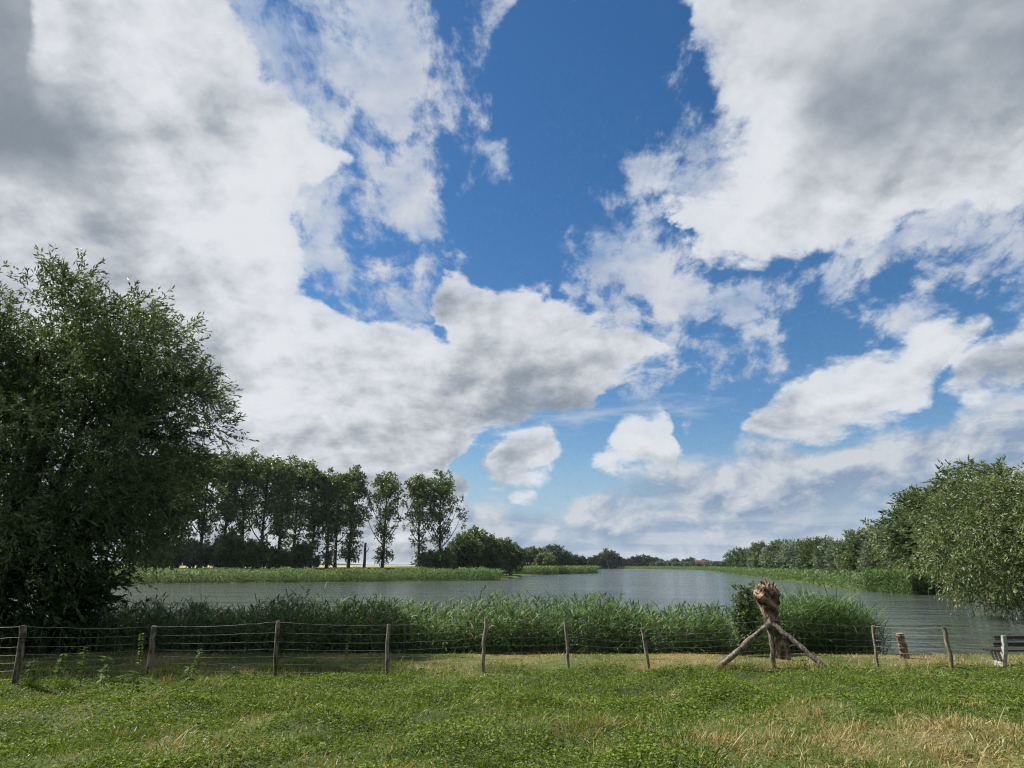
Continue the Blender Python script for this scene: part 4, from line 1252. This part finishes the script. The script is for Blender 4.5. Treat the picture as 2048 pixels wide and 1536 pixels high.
for sx in (0.0, 1.45):
    g = Geo()
    # one profile, seen from the side: foot, seat arm, raked back post
    prof = [(0.10, -0.25), (0.42, -0.25), (0.40, 0.12), (0.50, 0.36), (0.50, 0.43), (0.06, 0.40), (-0.015, 0.62), (-0.055, 0.86), (-0.14, 0.86), (-0.13, 0.60), (-0.06, 0.34), (0.02, 0.14)]
    w_ = 0.055
    V = np.array([(sx - w_, a_, b_) for a_, b_ in prof] + [(sx + w_, a_, b_) for a_, b_ in prof]); n_ = len(prof)
    bm = bmesh.new(); vs = [bm.verts.new(v) for v in V]
    bm.faces.new(vs[:n_][::-1]); bm.faces.new(vs[n_:])
    for j in range(n_): bm.faces.new((vs[j], vs[(j + 1) % n_], vs[n_ + (j + 1) % n_], vs[n_ + j]))
    bmesh.ops.recalc_face_normals(bm, faces=bm.faces[:])
    bmesh.ops.bevel(bm, geom=bm.edges[:], offset=0.008, segments=2, affect='EDGES')
    me = bpy.data.meshes.new('support'); bm.to_mesh(me); bm.free()
    obj('support', me, M['concrete'], bench)
for nm, y_, z_, w_, h_, rx_, x0, x1 in (('back_plank', 0.015, 0.775, 0.04, 0.115, -0.16, -0.20, 1.66), ('back_plank', 0.065, 0.60, 0.04, 0.115, -0.16, -0.22, 1.68),
                                        ('seat_plank', 0.16, 0.435, 0.13, 0.04, 0.03, -0.30, 1.74), ('seat_plank', 0.31, 0.44, 0.13, 0.04, 0.03, -0.30, 1.74), ('seat_plank', 0.46, 0.445, 0.13, 0.04, 0.03, -0.30, 1.74)):
    g = Geo()
    box(g, ((x0 + x1) / 2, y_, z_), (x1 - x0, w_, h_), Matrix.Rotation(rx_, 3, 'X'), 0.5, 0, 0.006)
    obj(nm, g.mesh(nm), M['plank'], bench)

# ------------------------------------------------------------------ nettles and docks along the fence
M['nettle'] = leaf_mat('nettle leaves', [(0.0, (0.030, 0.056, 0.014)), (0.5, (0.068, 0.108, 0.026)), (1.0, (0.125, 0.165, 0.050))], 0.28, 0.6, 0.12)


def nettle(rng, h, pairs, L, W, bend=0.0, bare=0.25):
    gs, gl = Geo(), Geo()
    pth = bez((0, 0, -0.03), (bend * 0.2, 0, h * 0.6), (bend, 0, h), 9)
    tube(gs, pth, np.linspace(0.007, 0.003, 9), 5, 0.5, False)
    P, D, LL = [], [], []
    for i in range(pairs):
        u = bare + (1 - bare) * (i + 0.5) / pairs
        q = np.array([np.interp(u, np.linspace(0, 1, 9), pth[:, j]) for j in range(3)])
        for s_ in range(4):
            a = i * 1.57 + s_ * 1.57 + rng.uniform(-.3, .3)
            P.append(q); D.append((math.cos(a), math.sin(a), rng.uniform(-0.7, 0.25))); LL.append(L * (1.0 - 0.5 * abs(u - 0.6)) * rng.uniform(.8, 1.15))
    LL = np.array(LL)
    leaves(gl, rng, np.array(P), np.array(D), LL, LL * W, 0.3, np.clip(rng.normal(.6, .15, len(P)), 0, 1), 0.12)
    a, b = gs.mesh('stem', True), gl.mesh('leaves')
    a.materials.append(M['nettle']); b.materials.append(M['nettle'])
    return a, b


nets = [nettle(rng, 0.62, 7, 0.13, 0.45, 0.06), nettle(rng, 0.75, 9, 0.11, 0.45, 0.14, 0.3), nettle(rng, 0.45, 5, 0.17, 0.42, 0.03, 0.2), nettle(rng, 0.9, 11, 0.09, 0.5, 0.05, 0.3)]
NET = [(55, 1365, 2, 1.0), (112, 1372, 0, 1.0), (160, 1372, 1, 1.0), (210, 1370, 2, 1.25), (275, 1362, 3, 1.05), (240, 1378, 2, 0.9), (382, 1368, 1, 0.9), (372, 1385, 2, 1.0),
       (200, 1395, 2, 0.95), (265, 1390, 2, 0.9), (470, 1362, 2, 0.7), (622, 1345, 1, 0.75), (690, 1345, 3, 1.0), (845, 1352, 2, 0.6), (700, 1352, 2, 0.6), (1045, 1345, 0, 0.5),
       (1190, 1350, 2, 0.55), (1500, 1355, 1, 0.55), (1610, 1352, 0, 0.6), (1820, 1352, 1, 0.5), (1930, 1362, 2, 0.75), (20, 1352, 1, 0.8), (1380, 1350, 2, 0.5), (905, 1350, 2, 0.5)]
for i, (px, py, k, s_) in enumerate(NET):
    c = foot(px, py)
    near = min(range(len(POSTS)), key=lambda j: abs(POSTS[j][0] - px))
    lab = ('bushy nettle stalk with paired toothed leaves at the wire fence', 'tall leaning nettle stalk at the wire fence', 'low broad leaved dock plant by the wire fence', 'tallest thin nettle stalk reaching up the wire mesh')[k]
    plant_tree('nettle_plant', nets[k], c, i * 1.1, lab, 'weed', ('bushy nettle stalks', 'leaning nettle stalks', 'dock plants', 'tall nettle stalks')[k], (s_, s_, s_), ('stem', 'leaves'))


# ------------------------------------------------------------------ far end of the lake
rng = np.random.default_rng(91)
fars = [clump_tree(rng, 12.0, 6.0, 5.0, 0.3, 55, 12, 4, 1.3, 0.8, 1.4, 0.4, droop=0.15, stems=4, clump_r=1.5, up=0.25, leaf=lf) for lf in ('dark_leaf', 'dark_leaf', 'silver_leaf')]
FAR = [(1186, 590, 1113, 1.0, 0), (1199, 600, 1108, 1.0, 1), (1214, 600, 1101, 1.05, 0), (1230, 605, 1103, 0.9, 1), (1247, 690, 1116, 1.0, 0), (1258, 690, 1117, 1.1, 1), (1272, 700, 1112, 1.1, 0), (1287, 700, 1110, 1.2, 1),
       (1301, 700, 1113, 1.1, 0), (1316, 705, 1115, 1.1, 1), (1326, 710, 1119, 1.0, 0), (1350, 760, 1117, 1.3, 1), (1372, 760, 1118, 1.3, 0), (1383, 765, 1115, 1.2, 1), (1412, 770, 1119, 1.2, 0), (1175, 640, 1119, 1.0, 1),
       (1400, 780, 1122, 1.2, 1), (1434, 800, 1123, 1.6, 0), (1448, 800, 1123, 1.4, 1), (1336, 715, 1121, 1.0, 1)]
for i, (px, Y, py, w, k) in enumerate(FAR):
    c = at(px, 1138, Y); z = gz(c.x, c.y); s_ = (at(px, py, Y).z - z) / 12.3
    lab = 'dark rounded tree on the skyline at the far end of the lake'
    if py == 1101: lab = 'tallest dark tree with a feathery top at the far end of the lake'
    plant_tree('skyline_tree', fars[k], (c.x, c.y, z), i * 1.1, lab, 'tree', 'trees at the far end of the lake', (s_ * w * 1.1, s_ * w, s_))
for i in range(13):
    px = 1306 + i * 11.5; Y = 470 - i * 6 + rng.uniform(-6, 6)
    c = at(px, 1138, Y); z = gz(c.x, c.y)
    if lake_dist(np.array([c.x]), np.array([c.y]))[0] < 2: c.y = c.y + 150; c = at(px, 1138, c.y); z = gz(c.x, c.y)
    s_ = (at(px, 1122.5 + rng.uniform(-1, 1.5), c.y).z - z) / 12.3
    plant_tree('shore_willow', fars[2], (c.x, c.y, z), i * 1.7, 'small grey green willow in the low row at the far end of the lake', 'tree', 'low willows at the far end of the lake', (s_ * 1.3, s_ * 1.2, s_))
# a roof among the far trees
c = at(1405, 1136, 640); z = gz(c.x, c.y)
house = empty('farmhouse', (c.x, c.y, z), 0.15)
tag(house, 'low farmhouse with an orange tiled roof among the far trees', 'house')
m, nt = new_mat('brick wall'); finish(nt, principled(nt, ramp(nt, noise(nt, objcoord(nt), 2.0, 4.0), [(0.3, (0.20, 0.10, 0.07)), (0.7, (0.28, 0.16, 0.11))]), 0.9, 0.1).outputs[0]); wallm = m
m, nt = new_mat('orange roof tiles'); finish(nt, principled(nt, ramp(nt, noise(nt, objcoord(nt), 1.5, 4.0), [(0.3, (0.12, 0.052, 0.030)), (0.7, (0.18, 0.085, 0.05))]), 0.85, 0.1).outputs[0]); roofm = m
m, nt = new_mat('window glass'); finish(nt, principled(nt, (0.03, 0.035, 0.04), 0.1, 0.5).outputs[0]); glassm = m
g = Geo(); box(g, (0, 0, 1.3), (13, 7, 2.6)); obj('wall', g.mesh('wall'), wallm, house)
g = Geo(); V = [(-7, -4, 2.5), (7, -4, 2.5), (7, 4, 2.5), (-7, 4, 2.5), (-6, 0, 6.0), (6, 0, 6.0)]
g.add(V, [[0, 1, 5, 4], [2, 3, 4, 5]]); g.add(V, [[1, 2, 5], [3, 0, 4]]); g.add(V, [[3, 2, 1, 0]])
rf_ = obj('roof', g.mesh('roof'), roofm, house)
g = Geo(); box(g, (3, 0.4, 6.0), (0.8, 0.8, 1.6)); obj('chimney', g.mesh('chimney'), wallm, rf_)
for xw in (-4.5, -1.5, 1.5, 4.5):
    g = Geo(); box(g, (xw, -3.52, 1.4), (1.1, 0.08, 1.2)); obj('window', g.mesh('window'), glassm, house)


# ------------------------------------------------------------------ the air over the lake
bm = bmesh.new(); bmesh.ops.create_cube(bm, size=1.0)
for v in bm.verts: v.co = Vector((v.co.x * 24400, v.co.y * 17800 + 5600, (v.co.z + 0.5) * 52 - 4.0))
me = bpy.data.meshes.new('haze'); bm.to_mesh(me); bm.free()
m, nt = new_mat('thin summer haze')
v = nt.nodes.new('ShaderNodeVolumePrincipled')
v.inputs['Color'].default_value = (0.80, 0.88, 1.0, 1.0)
v.inputs['Density'].default_value = 0.00005
v.inputs['Anisotropy'].default_value = 0.2
o = nt.nodes.new('ShaderNodeOutputMaterial'); nt.links.new(v.outputs[0], o.inputs['Volume'])
tag(obj('haze', me, m), 'thin bluish haze in the air over the lake', 'haze', None, 'stuff')
